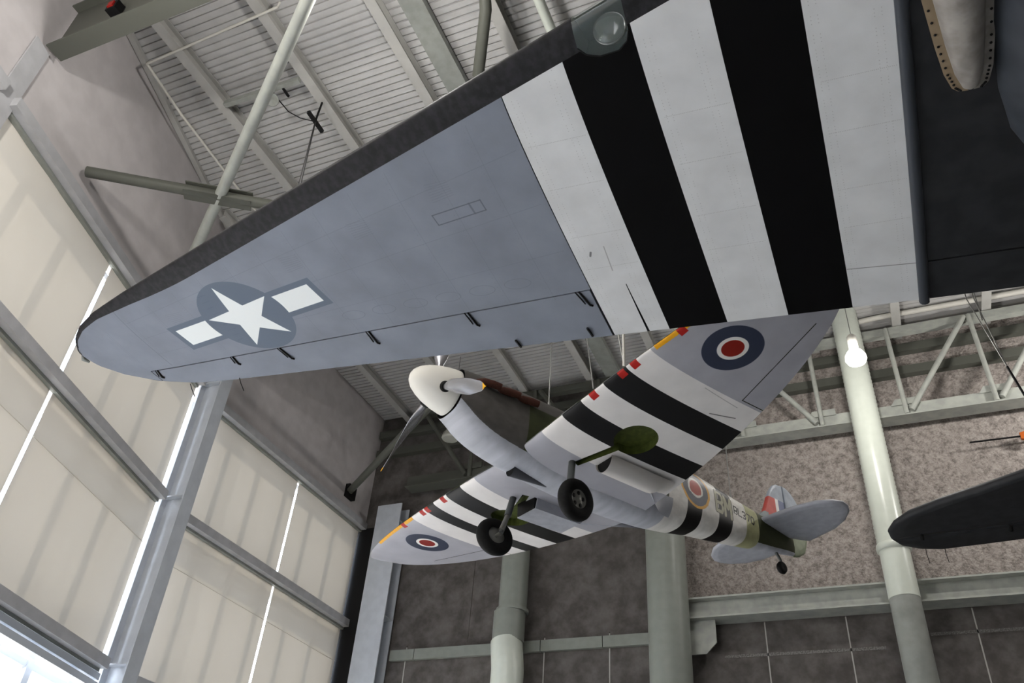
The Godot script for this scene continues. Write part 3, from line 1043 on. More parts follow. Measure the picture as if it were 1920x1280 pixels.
func paint_stripes() -> Image:
	# region x 4.2..7.36, z -0.1..4.5
	var w := 1024
	var h := 1490
	var sx := w / 3.16
	var sy := h / 4.6
	var img := Image.create_empty(w, h, false, Image.FORMAT_RGBA8)
	var o := Vector2(4.2, -0.1)
	var white := Color(0.80, 0.805, 0.81)
	var black := Color(0.05, 0.05, 0.053)
	img.fill(white)
	rect(img, Vector2(4.88, -0.1) - o, Vector2(5.49, 4.5) - o, sx, sy, black)
	rect(img, Vector2(6.10, -0.1) - o, Vector2(6.71, 4.5) - o, sx, sy, black)
	weather(img, 33, 0.07, 0.012)
	var dk := Color(0.66, 0.66, 0.66)
	for x in [4.36, 4.78, 5.62, 5.98, 6.82, 7.2]:
		for k in 110:
			var z: float = 0.9 + k * 0.03
			if fmod(z * 7.0 + x, 1.0) < 0.7:
				rect(img, Vector2(x, z) - o, Vector2(x + 0.006, z + 0.006) - o, sx, sy, dk)
				rect(img, Vector2(x + 0.05, z) - o, Vector2(x + 0.056, z + 0.006) - o, sx, sy, dk)
	for z in [1.6, 2.1, 2.72, 3.18]:
		for k in 40:
			for x0 in [4.3, 5.52, 6.74]:
				var x: float = x0 + k * 0.0135
				rect(img, Vector2(x, z) - o, Vector2(x + 0.005, z + 0.005) - o, sx, sy, dk)
	stroke(img, Vector2(7.0, 2.9) - o, Vector2(7.02, 3.25) - o, 0.01, sx, sy, Color(0.5, 0.5, 0.5), 0.6)
	stroke(img, Vector2(7.15, 2.95) - o, Vector2(7.17, 3.0) - o, 0.02, sx, sy, Color(0.3, 0.3, 0.3), 0.7)
	stroke(img, Vector2(4.28, 3.79) - o, Vector2(4.87, 3.74) - o, 0.01, sx, sy, Color(0.45, 0.45, 0.45), 0.8)
	return img

func build_transport() -> void:
	var t := thing("transport_airplane", "large grey transport plane with black and white wing stripes, hung from the roof", "airplane", Transform3D(C_B, C_O))
	var q: Callable = c_q
	var low: Callable = c_low
	var up: Callable = c_up
	var uvo := func(p): return Vector2((p.x - 7.32) / 7.4, (p.z - 0.6) / 3.9)
	var uvi := func(p): return Vector2((p.x - 4.2) / 3.16, (p.z + 0.1) / 4.6)
	var skin := print_mat(paint_outer(), 0.62)
	var stripes := print_mat(paint_stripes(), 0.65)
	stripes.metallic_specular = 0.15
	skin.metallic_specular = 0.25
	var bw := func(x): return c_le(x) + lerpf(0.235, 0.06, smoothstep(11.8, 14.5, x))
	var gap := func(x): return 3.476 + (x - 7.458) * 0.0455
	var te := func(x): return c_te(x)
	var le := func(x): return c_le(x)
	# outer lower skin, with the aileron cut away
	var P := []
	var n := 60
	for i in n + 1:
		var x := lerpf(7.33, 14.5, float(i) / n)
		P.append(Vector2(x, bw.call(x)))
	P.append(Vector2(14.605, 3.28))
	for i in 14:
		var x := lerpf(14.55, 13.75, i / 13.0)
		P.append(Vector2(x, c_te(x)))
	P.append(Vector2(13.75, gap.call(13.75)))
	P.append(Vector2(7.33, gap.call(7.33)))
	var st := mb()
	patch(st, P, q, low, uvo, 0.25, 22, [], Vector3(0, 0.05, 0))
	obj("outer_wing_skin", st, skin, t)
	st = mb()
	patch(st, c_outline(7.345, 13.735, func(x): return gap.call(x) + 0.018, te), q, low, uvo, 0.25, 22, [], Vector3(0, 0.04, 0))
	obj("aileron", st, skin, t)
	# striped lower skin with the flap edge slot and the landing light opening
	var lightpoly := []
	for i in 9:
		var x := lerpf(6.12, 6.55, i / 8.0)
		lightpoly.append(Vector2(x, c_le(x) - 0.02))
	lightpoly.append_array([Vector2(6.56, 0.84), Vector2(6.50, 0.91), Vector2(6.40, 0.945), Vector2(6.24, 0.935), Vector2(6.16, 0.88), Vector2(6.125, 0.80)])
	st = mb()
	var slot := [Vector2(6.945, 3.47), Vector2(6.953, 3.47), Vector2(6.955, 4.4), Vector2(6.925, 4.4)]
	patch(st, c_outline(4.27, 7.32, func(x): return c_le(x) + 0.235 if x > 6.1 else c_le(x) + 0.235, func(x): return 4.35), q, low, uvi, 0.25, 22, [slot, lightpoly])
	obj("striped_wing_skin", st, stripes, t)
	# leading edge boot: lower and upper part
	st = mb()
	patch(st, c_outline(4.27, 14.6, le, func(x): return minf(bw.call(x), c_te(x) - 0.001)), q, low, no_uv, 0.25, 44, [lightpoly])
	var lightup := c_outline(6.12, 6.555, func(x): return c_le(x) - 0.02, func(x): return c_le(x) + 0.13)
	patch(st, c_outline(4.27, 14.6, le, func(x): return minf(c_le(x) + 0.16, c_te(x) - 0.001)), q, up, no_uv, 0.25, 44, [lightup])
	obj("deicer_boot", st, M.boot, t)
	st = mb()
	patch(st, c_outline(-4.2, 14.6, func(x): return minf(c_le(x) + 0.155, c_te(x) - 0.002), te), q, up, no_uv, 0.4, 16)
	obj("upper_wing_skin", st, M.dark_grey, t)
	# aileron hinges in their slots
	for hx in [[13.62, 13.66], [12.26, 12.275], [11.48, 11.44], [10.13, 10.13], [8.79, 8.77], [7.46, 7.41]]:
		st = mb()
		var a: float = hx[0]
		var z0: float = gap.call(a)
		var y := c_low(a, c_q(a, z0)).y - 0.004
		var L := 0.15 if a > 12 else 0.22
		tube(st, [Vector3(a, y, z0 + 0.01), Vector3(hx[1], y + 0.004, z0 + L), Vector3(hx[1] - 0.03, y + 0.004, z0 + L + 0.02)], 0.012, 6)
		tube(st, [Vector3(a + 0.045, y + 0.006, z0 + 0.01), Vector3(hx[1] + 0.045, y + 0.006, z0 + L * 0.9)], 0.007, 6)
		obj("aileron_hinge", st, M.dark, t)
	# dark line inside the aileron gap: the front of the aileron well
	st = mb()
	for i in 40:
		var xa := lerpf(7.345, 13.74, i / 40.0)
		var xb := lerpf(7.345, 13.74, (i + 1) / 40.0)
		var za: float = gap.call(xa)
		var zb: float = gap.call(xb)
		quad(st, Vector3(xa, 0.03, za - 0.02), Vector3(xb, 0.03, zb - 0.02), Vector3(xb, 0.03, zb + 0.05), Vector3(xa, 0.03, za + 0.05), Vector3.DOWN)
	obj("aileron_well", st, M.dark, t)
	for tb in [[8.45, 4.11, 4.255], [7.573, 4.07, 4.23]]:
		st = mb()
		bar(st, Vector3(tb[0], -0.012 - 0.02, tb[1]), Vector3(tb[0] - 0.01, -0.012, tb[2]), 0.018, 0.02)
		obj("trim_tab_rod", st, M.dark, t)
	# landing light
	var ll := mb()
	# open-fronted box behind the clear nose
	var bz := 1.0
	quad(ll, Vector3(6.12, -0.08, bz), Vector3(6.56, -0.08, bz), Vector3(6.56, 0.28, bz), Vector3(6.12, 0.28, bz), Vector3(0, 0, -1))
	for sx in [6.118, 6.562]:
		quad(ll, Vector3(sx, -0.04, c_le(sx) + 0.05), Vector3(sx, -0.08, bz), Vector3(sx, 0.28, bz), Vector3(sx, 0.12, c_le(sx) + 0.05), Vector3(6.34 - sx, 0, 0))
	quad(ll, Vector3(6.12, 0.14, c_le(6.12) + 0.06), Vector3(6.56, 0.14, c_le(6.56) + 0.06), Vector3(6.56, 0.28, bz), Vector3(6.12, 0.28, bz), Vector3(0, -1, 0))
	var house := obj("landing_light", ll, M.dark, t)
	ll = mb()
	var ax := Vector3(0.0, -0.55, -0.83).normalized()
	var lc := Vector3(6.29, 0.03, 0.82)
	lathe(ll, lc, ax, [Vector2(0.0, -0.09), Vector2(0.06, -0.075), Vector2(0.10, -0.03), Vector2(0.122, 0.03), Vector2(0.137, 0.03), Vector2(0.137, 0.01), Vector2(0.12, -0.04), Vector2(0.05, -0.1)], 32)
	obj("reflector", ll, M.dull_chrome, house)
	ll = mb()
	lathe(ll, lc, ax, [Vector2(0.0, 0.06), Vector2(0.06, 0.053), Vector2(0.10, 0.04), Vector2(0.122, 0.03)], 32)
	obj("lens", ll, M.clear_cover, house)
	ll = mb()
	patch(ll, lightpoly, q, low, no_uv, 0.1, 60)
	patch(ll, lightup, q, up, no_uv, 0.1, 60)
	obj("clear_cover", ll, M.clear_cover, house)
	ll = mb()
	for i in range(9, lightpoly.size() - 1):
		var a: Vector2 = lightpoly[i]
		var b: Vector2 = lightpoly[i + 1]
		tube(ll, [c_low(a.x, c_q(a.x, a.y)), c_low(b.x, c_q(b.x, b.y))], 0.007, 6)
	obj("cover_rim", ll, M.black, house)
	# bolted joint between outer wing and centre section
	st = mb()
	var jp := []
	var jr := []
	for i in 30:
		var f := i / 29.0
		var p := c_low(4.235, sqrt(f))
		jp.append(p + Vector3(0, 0.005, 0.03 if i == 29 else 0.0))
		jr.append(0.05)
	tube(st, jp, jr, 12)
	obj("joint_fairing", st, M.joint, t)
	st = mb()
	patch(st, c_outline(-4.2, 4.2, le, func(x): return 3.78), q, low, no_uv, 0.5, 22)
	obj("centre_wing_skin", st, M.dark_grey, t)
	st = mb()
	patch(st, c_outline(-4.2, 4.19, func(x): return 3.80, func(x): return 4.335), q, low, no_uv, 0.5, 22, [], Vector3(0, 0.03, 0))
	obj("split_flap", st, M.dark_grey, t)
	st = mb()
	for x in [4.05, 2.2, 0.6]:
		tube(st, [Vector3(x, -0.02, 3.8), Vector3(x, -0.02, 3.92)], 0.012, 6)
	obj("flap_hinge", st, M.black, t)
	# engine nacelle under the wing
	st = mb()
	var g := []
	var prof := [[-2.2, 0.25, 0.3], [-2.1, 0.55, 0.6], [-1.4, 0.72, 0.75], [-0.5, 0.80, 0.85], [0.5, 0.86, 0.85], [1.4, 0.88, 0.72], [2.0, 0.84, 0.55], [2.4, 0.76, 0.42], [2.7, 0.62, 0.30], [2.95, 0.42, 0.18], [3.15, 0.15, 0.06]]
	for pr in prof:
		var row := []
		for k in 25:
			var a := PI * k / 24.0
			row.append(Vector3(2.75 + cos(a) * pr[1] * (1.0 + 0.08 * absf(cos(a))), -0.05 - sin(a) * pr[2], pr[0]))
		g.append(row)
	loft(st, g)
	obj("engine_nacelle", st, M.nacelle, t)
	# riveted exhaust shroud beside the nacelle
	st = mb()
	g = []
	var sp := [[0.1, 0.30, 0.26], [0.6, 0.27, 0.24], [1.1, 0.225, 0.2], [1.5, 0.175, 0.155], [1.75, 0.13, 0.11], [1.88, 0.075, 0.06], [1.92, 0.02, 0.01]]
	var cx := func(z): return 3.93 - (z - 0.6) * 0.08
	for pr in sp:
		var row := []
		for k in 19:
			var a := PI * k / 18.0
			row.append(Vector3(cx.call(pr[0]) + cos(a) * pr[1] * 0.72, -0.20 - pow(sin(a), 0.7) * pr[2], pr[0]))
		g.append(row)
	loft(st, g)
	var shroud := obj("exhaust_shroud", st, M.alloy, t)
	for s in [-1.0, 1.0]:
		st = mb()
		var riv := mb()
		for i in sp.size() - 1:
			var a: Array = sp[i]
			var b: Array = sp[i + 1]
			var xa: float = cx.call(a[0]) + s * a[1] * 0.70
			var xb: float = cx.call(b[0]) + s * b[1] * 0.70
			quad(st, Vector3(xa, -0.215, a[0]), Vector3(xb, -0.215, b[0]), Vector3(xb + s * 0.07, -0.205, b[0]), Vector3(xa + s * 0.07, -0.205, a[0]), Vector3.DOWN)
			for k in 4:
				var f := k / 4.0
				var o := Vector3(lerpf(xa, xb, f) + s * 0.045, -0.215, lerpf(a[0], b[0], f))
				lathe(riv, o, Vector3.DOWN, [Vector2(0.011, 0), Vector2(0.008, 0.006), Vector2(0.0, 0.009)], 6)
		obj("flange", st, M.tan_metal if s > 0 else M.alloy, shroud)
		var rv := obj("rivets", riv, M.dark, shroud)
		rv.set_meta("kind", "stuff")
	# main wheel half inside the nacelle
	st = mb()
	lathe(st, Vector3(2.75, -0.85, 0.35), Vector3(1, 0, 0), [Vector2(0.2, -0.16), Vector2(0.42, -0.19), Vector2(0.54, -0.12), Vector2(0.57, 0.0), Vector2(0.54, 0.12), Vector2(0.42, 0.19), Vector2(0.2, 0.16)], 36)
	var wh := obj("main_wheel", st, M.tyre, t)
	st = mb()
	lathe(st, Vector3(2.75, -0.85, 0.35), Vector3(1, 0, 0), [Vector2(0.0, -0.14), Vector2(0.1, -0.14), Vector2(0.2, -0.16), Vector2(0.2, 0.16), Vector2(0.1, 0.14), Vector2(0.0, 0.14)], 24)
	obj("hub", st, M.hub, wh)
	# fuselage, level in the hall: built in the hall's axes
	var inv := Transform3D(C_B, C_O).affine_inverse()
	st = mb()
	g = []
	for pr in [[4.2, 0.1, 8.3], [3.9, 0.6, 8.3], [3.0, 1.0, 8.35], [1.5, 1.22, 8.4], [-2.0, 1.28, 8.4], [-6.0, 1.26, 8.45], [-9.5, 1.05, 8.6], [-12.5, 0.75, 8.8], [-15.0, 0.45, 9.0], [-16.8, 0.2, 9.15], [-17.3, 0.03, 9.2]]:
		var row := []
		for k in 33:
			var a := TAU * k / 32.0
			row.append(inv * Vector3(4.75 + cos(a) * pr[1], pr[2] + sin(a) * pr[1] * 1.05, pr[0]))
		g.append(row)
	loft(st, g, null, true)
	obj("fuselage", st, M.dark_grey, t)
	# tailplane and elevator
	var tp := [Vector2(4.4, -13.15), Vector2(2.486, -14.285), Vector2(1.95, -14.60), Vector2(1.213, -15.0), Vector2(0.685, -15.36), Vector2(0.45, -15.67), Vector2(0.34, -15.99), Vector2(0.376, -16.3)]
	var el := [Vector2(0.39, -16.33), Vector2(0.53, -16.62), Vector2(0.8, -16.82), Vector2(1.17, -16.93), Vector2(1.89, -16.87), Vector2(2.593, -16.80), Vector2(4.4, -16.5), Vector2(4.4, -15.9)]
	st = mb()
	plate(st, tp + [Vector2(0.40, -16.31), Vector2(4.4, -15.88)], 0.09, func(u, v, hh): return inv * Vector3(u, 8.80 + hh, v), func(p): return p)
	obj("tailplane", st, M.tail_dark, t)
	st = mb()
	plate(st, el, 0.06, func(u, v, hh): return inv * Vector3(u, 8.79 + hh, v), func(p): return p)
	obj("elevator", st, M.tail_dark, t)
	for wk in [[0.95, -16.88], [1.28, -16.93]]:
		st = mb()
		tube(st, [inv * Vector3(wk[0], 8.78, wk[1] + 0.02), inv * Vector3(wk[0], 8.68, wk[1] - 0.06), inv * Vector3(wk[0] + 0.02, 8.52, wk[1] - 0.1)], 0.007, 5)
		obj("static_wick", st, M.dark, t)
	for hx in [0.9, 2.35]:
		st = mb()
		tube(st, [inv * Vector3(hx, 8.72, -16.1), inv * Vector3(hx, 8.66, -16.2)], 0.03, 8)
		obj("elevator_hinge", st, M.black, t)
	for wk in [[13.35, 4.15], [12.5, 4.16]]:
		st = mb()
		tube(st, [Vector3(wk[0], 0.0, wk[1] - 0.02), Vector3(wk[0], -0.05, wk[1] + 0.05), Vector3(wk[0] - 0.03, -0.12, wk[1] + 0.12)], 0.006, 5)
		obj("static_wick", st, M.dark, t)
	st = mb()
	tube(st, [Vector3(14.6, 0.0, 3.3), Vector3(14.64, 0.0, 3.36), Vector3(14.6, 0.0, 3.44)], [0.015, 0.035, 0.015], 10)
	obj("tip_lamp", st, M.pipe_grey, t)
	# suspension of the outer wing
	var s2 := thing("suspension_cable", "thin dark cable from a black roof clamp down to the big grey wing", "cable")
	st = mb()
	bar(st, Vector3(-8.95, 15.6, -8.22), Vector3(-8.96, 15.6, -8.76), 0.07, 0.07)
	bar(st, Vector3(-8.95, 15.6, -8.48), Vector3(-8.95, 16.27, -8.5), 0.03, 0.03, Vector3.RIGHT)
	obj("roof_clamp", st, M.dark, s2)
	st = mb()
	var low_end: Vector3 = Transform3D(C_B, C_O) * Vector3(10.0, 0.2, 1.72)
	tube(st, [Vector3(-8.955, 15.6, -8.49), low_end], 0.016, 8)
	obj("cable", st, M.dark, s2)

# ------------------------------------------------------------------ small fighter plane
const S_B := Basis(Vector3(-0.854125, -0.04698, -0.517941), Vector3(-0.022549, 0.99832, -0.053368), Vector3(0.519578, -0.033904, -0.85375))
const S_O := Vector3(-5.814397, 8.769661, -8.797158)
const HS := 5.615
const SQ := 2.5195

func s_chord(x: float) -> float:
	return 2.54 * sqrt(maxf(0.0004, 1.0 - pow(minf(absf(x), HS) / HS, 2.0)))

func s_q(x: float, z: float) -> float:
	var c := s_chord(x)
	return sqrt(clampf((z - (SQ - 0.25 * c)) / c, 0.0, 1.0))

func s_surf(x: float, q: float, k: float) -> Vector3:
	var c := s_chord(x)
	var f := q * q
	var ax := absf(x)
	var tw := deg_to_rad(2.0 - 2.5 * ax / HS)
	var t := lerpf(0.13, 0.07, ax / HS)
	return Vector3(x, -0.65 + ax * 0.1051 - (f - 0.25) * c * tw + naca(q) * c * t * k, SQ + (f - 0.25) * c)

func s_low(x: float, q: float) -> Vector3:
	return s_surf(x, q, -0.8)

func s_up(x: float, q: float) -> Vector3:
	return s_surf(x, q, 1.15)

# fuselage stations: s, top, bottom, half width
var s_st := [[0.72, 0.37, -0.39, 0.37], [0.85, 0.39, -0.47, 0.385], [1.05, 0.42, -0.60, 0.405], [1.4, 0.46, -0.72, 0.42], [1.9, 0.50, -0.79, 0.435], [2.5, 0.52, -0.82, 0.45], [3.2, 0.55, -0.83, 0.46], [3.9, 0.62, -0.81, 0.46],
	[4.6, 0.66, -0.74, 0.44], [5.2, 0.65, -0.63, 0.405], [5.75, 0.62, -0.50, 0.365], [6.3, 0.585, -0.40, 0.32], [6.8, 0.555, -0.31, 0.275], [7.3, 0.54, -0.21, 0.225], [7.8, 0.53, -0.11, 0.165], [8.3, 0.50, 0.00, 0.10], [8.52, 0.48, 0.04, 0.06]]

func s_sec(s: float) -> Array:
	for i in s_st.size() - 1:
		if s <= s_st[i + 1][0]:
			var a: Array = s_st[i]
			var b: Array = s_st[i + 1]
			var p: Array = s_st[maxi(0, i - 1)]
			var n: Array = s_st[mini(s_st.size() - 1, i + 2)]
			var t := clampf((s - a[0]) / (b[0] - a[0]), 0.0, 1.0)
			var r := []
			for k in [1, 2, 3]:
				var va: float = a[k]
				var vb: float = b[k]
				var m0: float = (vb - p[k]) / maxf(b[0] - p[0], 0.01) * (b[0] - a[0])
				var m1: float = (n[k] - va) / maxf(n[0] - a[0], 0.01) * (b[0] - a[0])
				var t2 := t * t
				var t3 := t2 * t
				r.append((2 * t3 - 3 * t2 + 1) * va + (t3 - 2 * t2 + t) * m0 + (-2 * t3 + 3 * t2) * vb + (t3 - t2) * m1)
			return r
	return [0.48, 0.04, 0.06]

# angle 0 at the belly, a quarter turn on the port side
func s_pt(s: float, a: float) -> Vector3:
	var e := s_sec(s)
	var mid: float = lerpf(e[0], e[1], 0.5)
	var ca := -cos(a)
	var sa := sin(a)
	var k := 0.72
	var y := signf(ca) * pow(absf(ca), k)
	var x := signf(sa) * pow(absf(sa), k)
	return Vector3(-x * e[2], mid + y * (e[0] - e[1]) / 2.0, s)

func glyph(ch: String) -> Array:
	match ch:
		"B": return [[[0, 0], [0, 1]], [[0, 1], [0.8, 1]], [[0.8, 1], [1, 0.85]], [[1, 0.85], [1, 0.62]], [[1, 0.62], [0.8, 0.5]], [[0, 0.5], [0.8, 0.5]], [[0.8, 0.5], [1, 0.35]], [[1, 0.35], [1, 0.15]], [[1, 0.15], [0.8, 0]], [[0.8, 0], [0, 0]]]
		"M": return [[[0, 0], [0, 1]], [[0, 1], [0.5, 0.4]], [[0.5, 0.4], [1, 1]], [[1, 1], [1, 0]]]
		"L": return [[[0, 1], [0, 0]], [[0, 0], [1, 0]]]
		"3": return [[[0, 0.9], [0.3, 1]], [[0.3, 1], [0.8, 1]], [[0.8, 1], [1, 0.78]], [[1, 0.78], [0.75, 0.54]], [[0.4, 0.54], [0.75, 0.54]], [[0.75, 0.54], [1, 0.28]], [[1, 0.28], [0.8, 0]], [[0.8, 0], [0.3, 0]], [[0.3, 0], [0, 0.12]]]
		"7": return [[[0, 1], [1, 1]], [[1, 1], [0.35, 0]]]
		"0": return [[[0.2, 0], [0, 0.25]], [[0, 0.25], [0, 0.75]], [[0, 0.75], [0.2, 1]], [[0.2, 1], [0.8, 1]], [[0.8, 1], [1, 0.75]], [[1, 0.75], [1, 0.25]], [[1, 0.25], [0.8, 0]], [[0.8, 0], [0.2, 0]]]
	return []

func seg_dist(p: Vector2, a: Vector2, b: Vector2) -> float:
	var ab := b - a
	var t := clampf((p - a).dot(ab) / maxf(ab.length_squared(), 1e-9), 0.0, 1.0)
	return p.distance_to(a + ab * t)

func paint_fuselage() -> Image:
	var w := 1536
	var h := 512
	var d := PackedByteArray()
	d.resize(w * h * 4)
	var nz := FastNoiseLite.new()
	nz.seed = 5
	nz.frequency = 0.55
	nz.fractal_octaves = 2
	var st_n := FastNoiseLite.new()
	st_n.seed = 9
	st_n.frequency = 2.2
	st_n.fractal_octaves = 4
	var lo_g := Color(0.66, 0.67, 0.70)
	var oc := Color(0.335, 0.325, 0.315)  # ocean grey, darkened to hold the shade of the port side
	var dg := Color(0.215, 0.235, 0.145)
	var wh := Color(0.82, 0.81, 0.79)
	var bk := Color(0.085, 0.08, 0.082)
	var sky := Color(0.62, 0.62, 0.47)
	var letters := []
	for it in [["B", 6.10, -0.04, 0.17, 0.38], ["M", 6.34, -0.05, 0.17, 0.38]]:
		for sg in glyph(it[0]):
			letters.append([Vector2(it[1] + sg[0][0] * it[3], it[2] + sg[0][1] * it[4]), Vector2(it[1] + sg[1][0] * it[3], it[2] + sg[1][1] * it[4]), 0.03, Color(0.64, 0.63, 0.54)])
	var x0 := 6.60
	for ch in ["B", "L", "3", "7", "0"]:
		for sg in glyph(ch):
			letters.append([Vector2(x0 + sg[0][0] * 0.085, 0.10 + sg[0][1] * 0.15), Vector2(x0 + sg[1][0] * 0.085, 0.10 + sg[1][1] * 0.15), 0.013, Color(0.12, 0.115, 0.11)])
		x0 += 0.125
	for i in w:
		var s := 0.72 + 7.8 * (i + 0.5) / w
		var e := s_sec(s)
		var mid: float = (e[0] + e[1]) / 2.0
		var half: float = (e[0] - e[1]) / 2.0
		var near := []
		for L in letters:
			if s > minf(L[0].x, L[1].x) - 0.06 and s < maxf(L[0].x, L[1].x) + 0.06:
				near.append(L)
		for j in h:
			var a := TAU * (j + 0.5) / h
			var ca := -cos(a)
			var y := mid + signf(ca) * pow(absf(ca), 0.72) * half
			var port := a < PI
			var line: float = e[1] + 0.13 if s < 2.6 else (-0.45 if s < 4.8 else (-0.35 if s < 6.0 else -0.12))  # nose: pale belly band paints in the light on the downward face
			if s > 7.3: line = e[1] + 0.05
			var c := lo_g
			if y > line:
				c = dg if nz.get_noise_2d(s * 1.0 + (0.0 if port else 40.0), y * 1.2) > 0.05 else oc
				if s > 7.3 or (s > 1.9 and s < 2.9 and y < 0.12): c = dg
				if s < 1.9: c = oc
			if s > 4.85 and s < 6.95 and not (y > 0.56 and s < 5.1):
				c = bk if (s > 5.32 and s < 5.70) or (s > 6.16 and s < 6.54) else wh
			elif s >= 6.95 and s < 7.33:
				c = sky
			if absf(cos(a)) < 0.985:
				var r := Vector2(s - 5.54, y - 0.15).length()
				if r < 0.38:
					c = Color(0.80, 0.58, 0.10)
					if r < 0.33: c = Color(0.30, 0.31, 0.35)
					if r < 0.195: c = Color(0.86, 0.84, 0.81)
					if r < 0.15: c = Color(0.66, 0.23, 0.17)
				if port:
					for pass_ in 2:
						for L in near:
							if L[2] < 0.02 and pass_ == 0: continue
							if seg_dist(Vector2(s, y), L[0], L[1]) < L[2] + (0.014 if pass_ == 0 else 0.0):
								c = Color(0.20, 0.19, 0.17) if pass_ == 0 else L[3]
			var m := 1.0 + 0.09 * st_n.get_noise_2d(s * 2.0 + 7.0, y * 3.0)
			var q := (j * w + i) * 4
			d[q] = clampi(int(c.r * m * 255), 0, 255)
			d[q + 1] = clampi(int(c.g * m * 255), 0, 255)
			d[q + 2] = clampi(int(c.b * m * 255), 0, 255)
			d[q + 3] = 255
	return Image.create_from_data(w, h, false, Image.FORMAT_RGBA8, d)

func paint_fighter_wing() -> Image:
	# region x -5.7..5.7, z 1.6..4.8
	var w := 2048
	var h := 640
	var sx := w / 11.4
	var sy := h / 3.2
	var img := Image.create_empty(w, h, false, Image.FORMAT_RGBA8)
	img.fill(Color(0.62, 0.62, 0.65))
	var o := Vector2(-5.7, 1.6)
	var wh := Color(0.84, 0.83, 0.82)
	var bk := Color(0.085, 0.085, 0.09)
	for b in [[-3.0, -0.78, wh], [-1.65, -1.25, bk], [-2.55, -2.11, bk], [1.0, 3.17, wh], [1.44, 1.9, bk], [2.35, 2.68, bk]]:
		rect(img, Vector2(b[0], 1.6) - o, Vector2(b[1], 4.8) - o, sx, sy, b[2])
	weather(img, 41, 0.08, 0.014)
	# roundels
	for c in [Vector2(-3.70, 2.80), Vector2(3.84, 2.74)]:
		disc(img, c - o, 0.41, sx, sy, Color(0.19, 0.215, 0.285))
		disc(img, c - o, 0.21, sx, sy, Color(0.87, 0.86, 0.84))
		disc(img, c - o, 0.152, sx, sy, Color(0.50, 0.115, 0.085))
	# yellow leading edges and red gun patches
	for e in [[-4.72, -3.06], [3.18, 4.75]]:
		var n := 30
		for i in n:
			var a := lerpf(e[0], e[1], float(i) / n)
			var b := lerpf(e[0], e[1], float(i + 1) / n)
			rect(img, Vector2(a, 1.6) - o, Vector2(b, SQ - 0.25 * s_chord(a) + 0.055) - o, sx, sy, Color(0.84, 0.60, 0.08))
	for x in [-1.87, -2.44, -2.68, -3.51, 2.05, 2.63, 2.81, 3.58]:
		rect(img, Vector2(x - 0.06, 1.6) - o, Vector2(x + 0.06, SQ - 0.25 * s_chord(x) + 0.1) - o, sx, sy, Color(0.62, 0.10, 0.07))
	# panel lines
	stroke(img, Vector2(-2.95, 3.05) - o, Vector2(-2.9, 3.75) - o, 0.01, sx, sy, Color(0.45, 0.45, 0.45), 0.6)
	stroke(img, Vector2(-2.6, 3.5) - o, Vector2(-2.72, 3.9) - o, 0.016, sx, sy, Color(0.2, 0.2, 0.2), 0.8)
	return img

func paint_fin() -> Image:
	# region s 7.4..9.2, y -0.1..1.7 (v down = y up)
	var img := Image.create_empty(360, 360, false, Image.FORMAT_RGBA8)
	var sc := 200.0
	img.fill(Color(0.60, 0.63, 0.67))
	var f := func(s, y): return Vector2(s - 7.4, 1.7 - y)
	rect(img, f.call(7.4, 1.12), f.call(8.15, 0.5), sc, sc, Color(0.72, 0.32, 0.29))
	rect(img, f.call(8.15, 1.13), f.call(8.24, 0.5), sc, sc, Color(0.86, 0.85, 0.84))
	rect(img, f.call(8.24, 1.13), f.call(8.46, 0.5), sc, sc, Color(0.42, 0.45, 0.56))
	rect(img, f.call(7.4, 0.72), f.call(7.9, -0.1), sc, sc, Color(0.52, 0.55, 0.56))
	rect(img, f.call(8.46, 0.55), f.call(9.2, -0.1), sc, sc, Color(0.52, 0.55, 0.46))
	weather(img, 51, 0.12, 0.05)
	return img

func blade_mesh(r0: float, r1: float) -> SurfaceTool:
	# along +x, chord round it
	var st := mb()
	var g := []
	var n := 18
	for i in n + 1:
		var r := lerpf(r0, r1, float(i) / n)
		var f := clampf((r - 0.28) / 1.36, 0.0, 1.0)
		var wd := 0.09 + 0.16 * smoothstep(0.0, 0.3, f) - 0.11 * smoothstep(0.55, 0.96, f) - 0.13 * smoothstep(0.9, 1.0, f)
		wd = maxf(wd, 0.02)
		var th := lerpf(0.11, 0.014, smoothstep(0.0, 0.5, f))
		var pitch := deg_to_rad(lerpf(62.0, 24.0, smoothstep(0.0, 1.0, f)))
		var row := []
		for k in 17:
			var a := TAU * k / 16.0
			var cx := cos(a) * wd / 2.0
			var cy := sin(a) * th / 2.0
			row.append(Vector3(r, cx * cos(pitch) - cy * sin(pitch), cx * sin(pitch) + cy * cos(pitch)))
		g.append(row)
	loft(st, g, null, true)
	return st

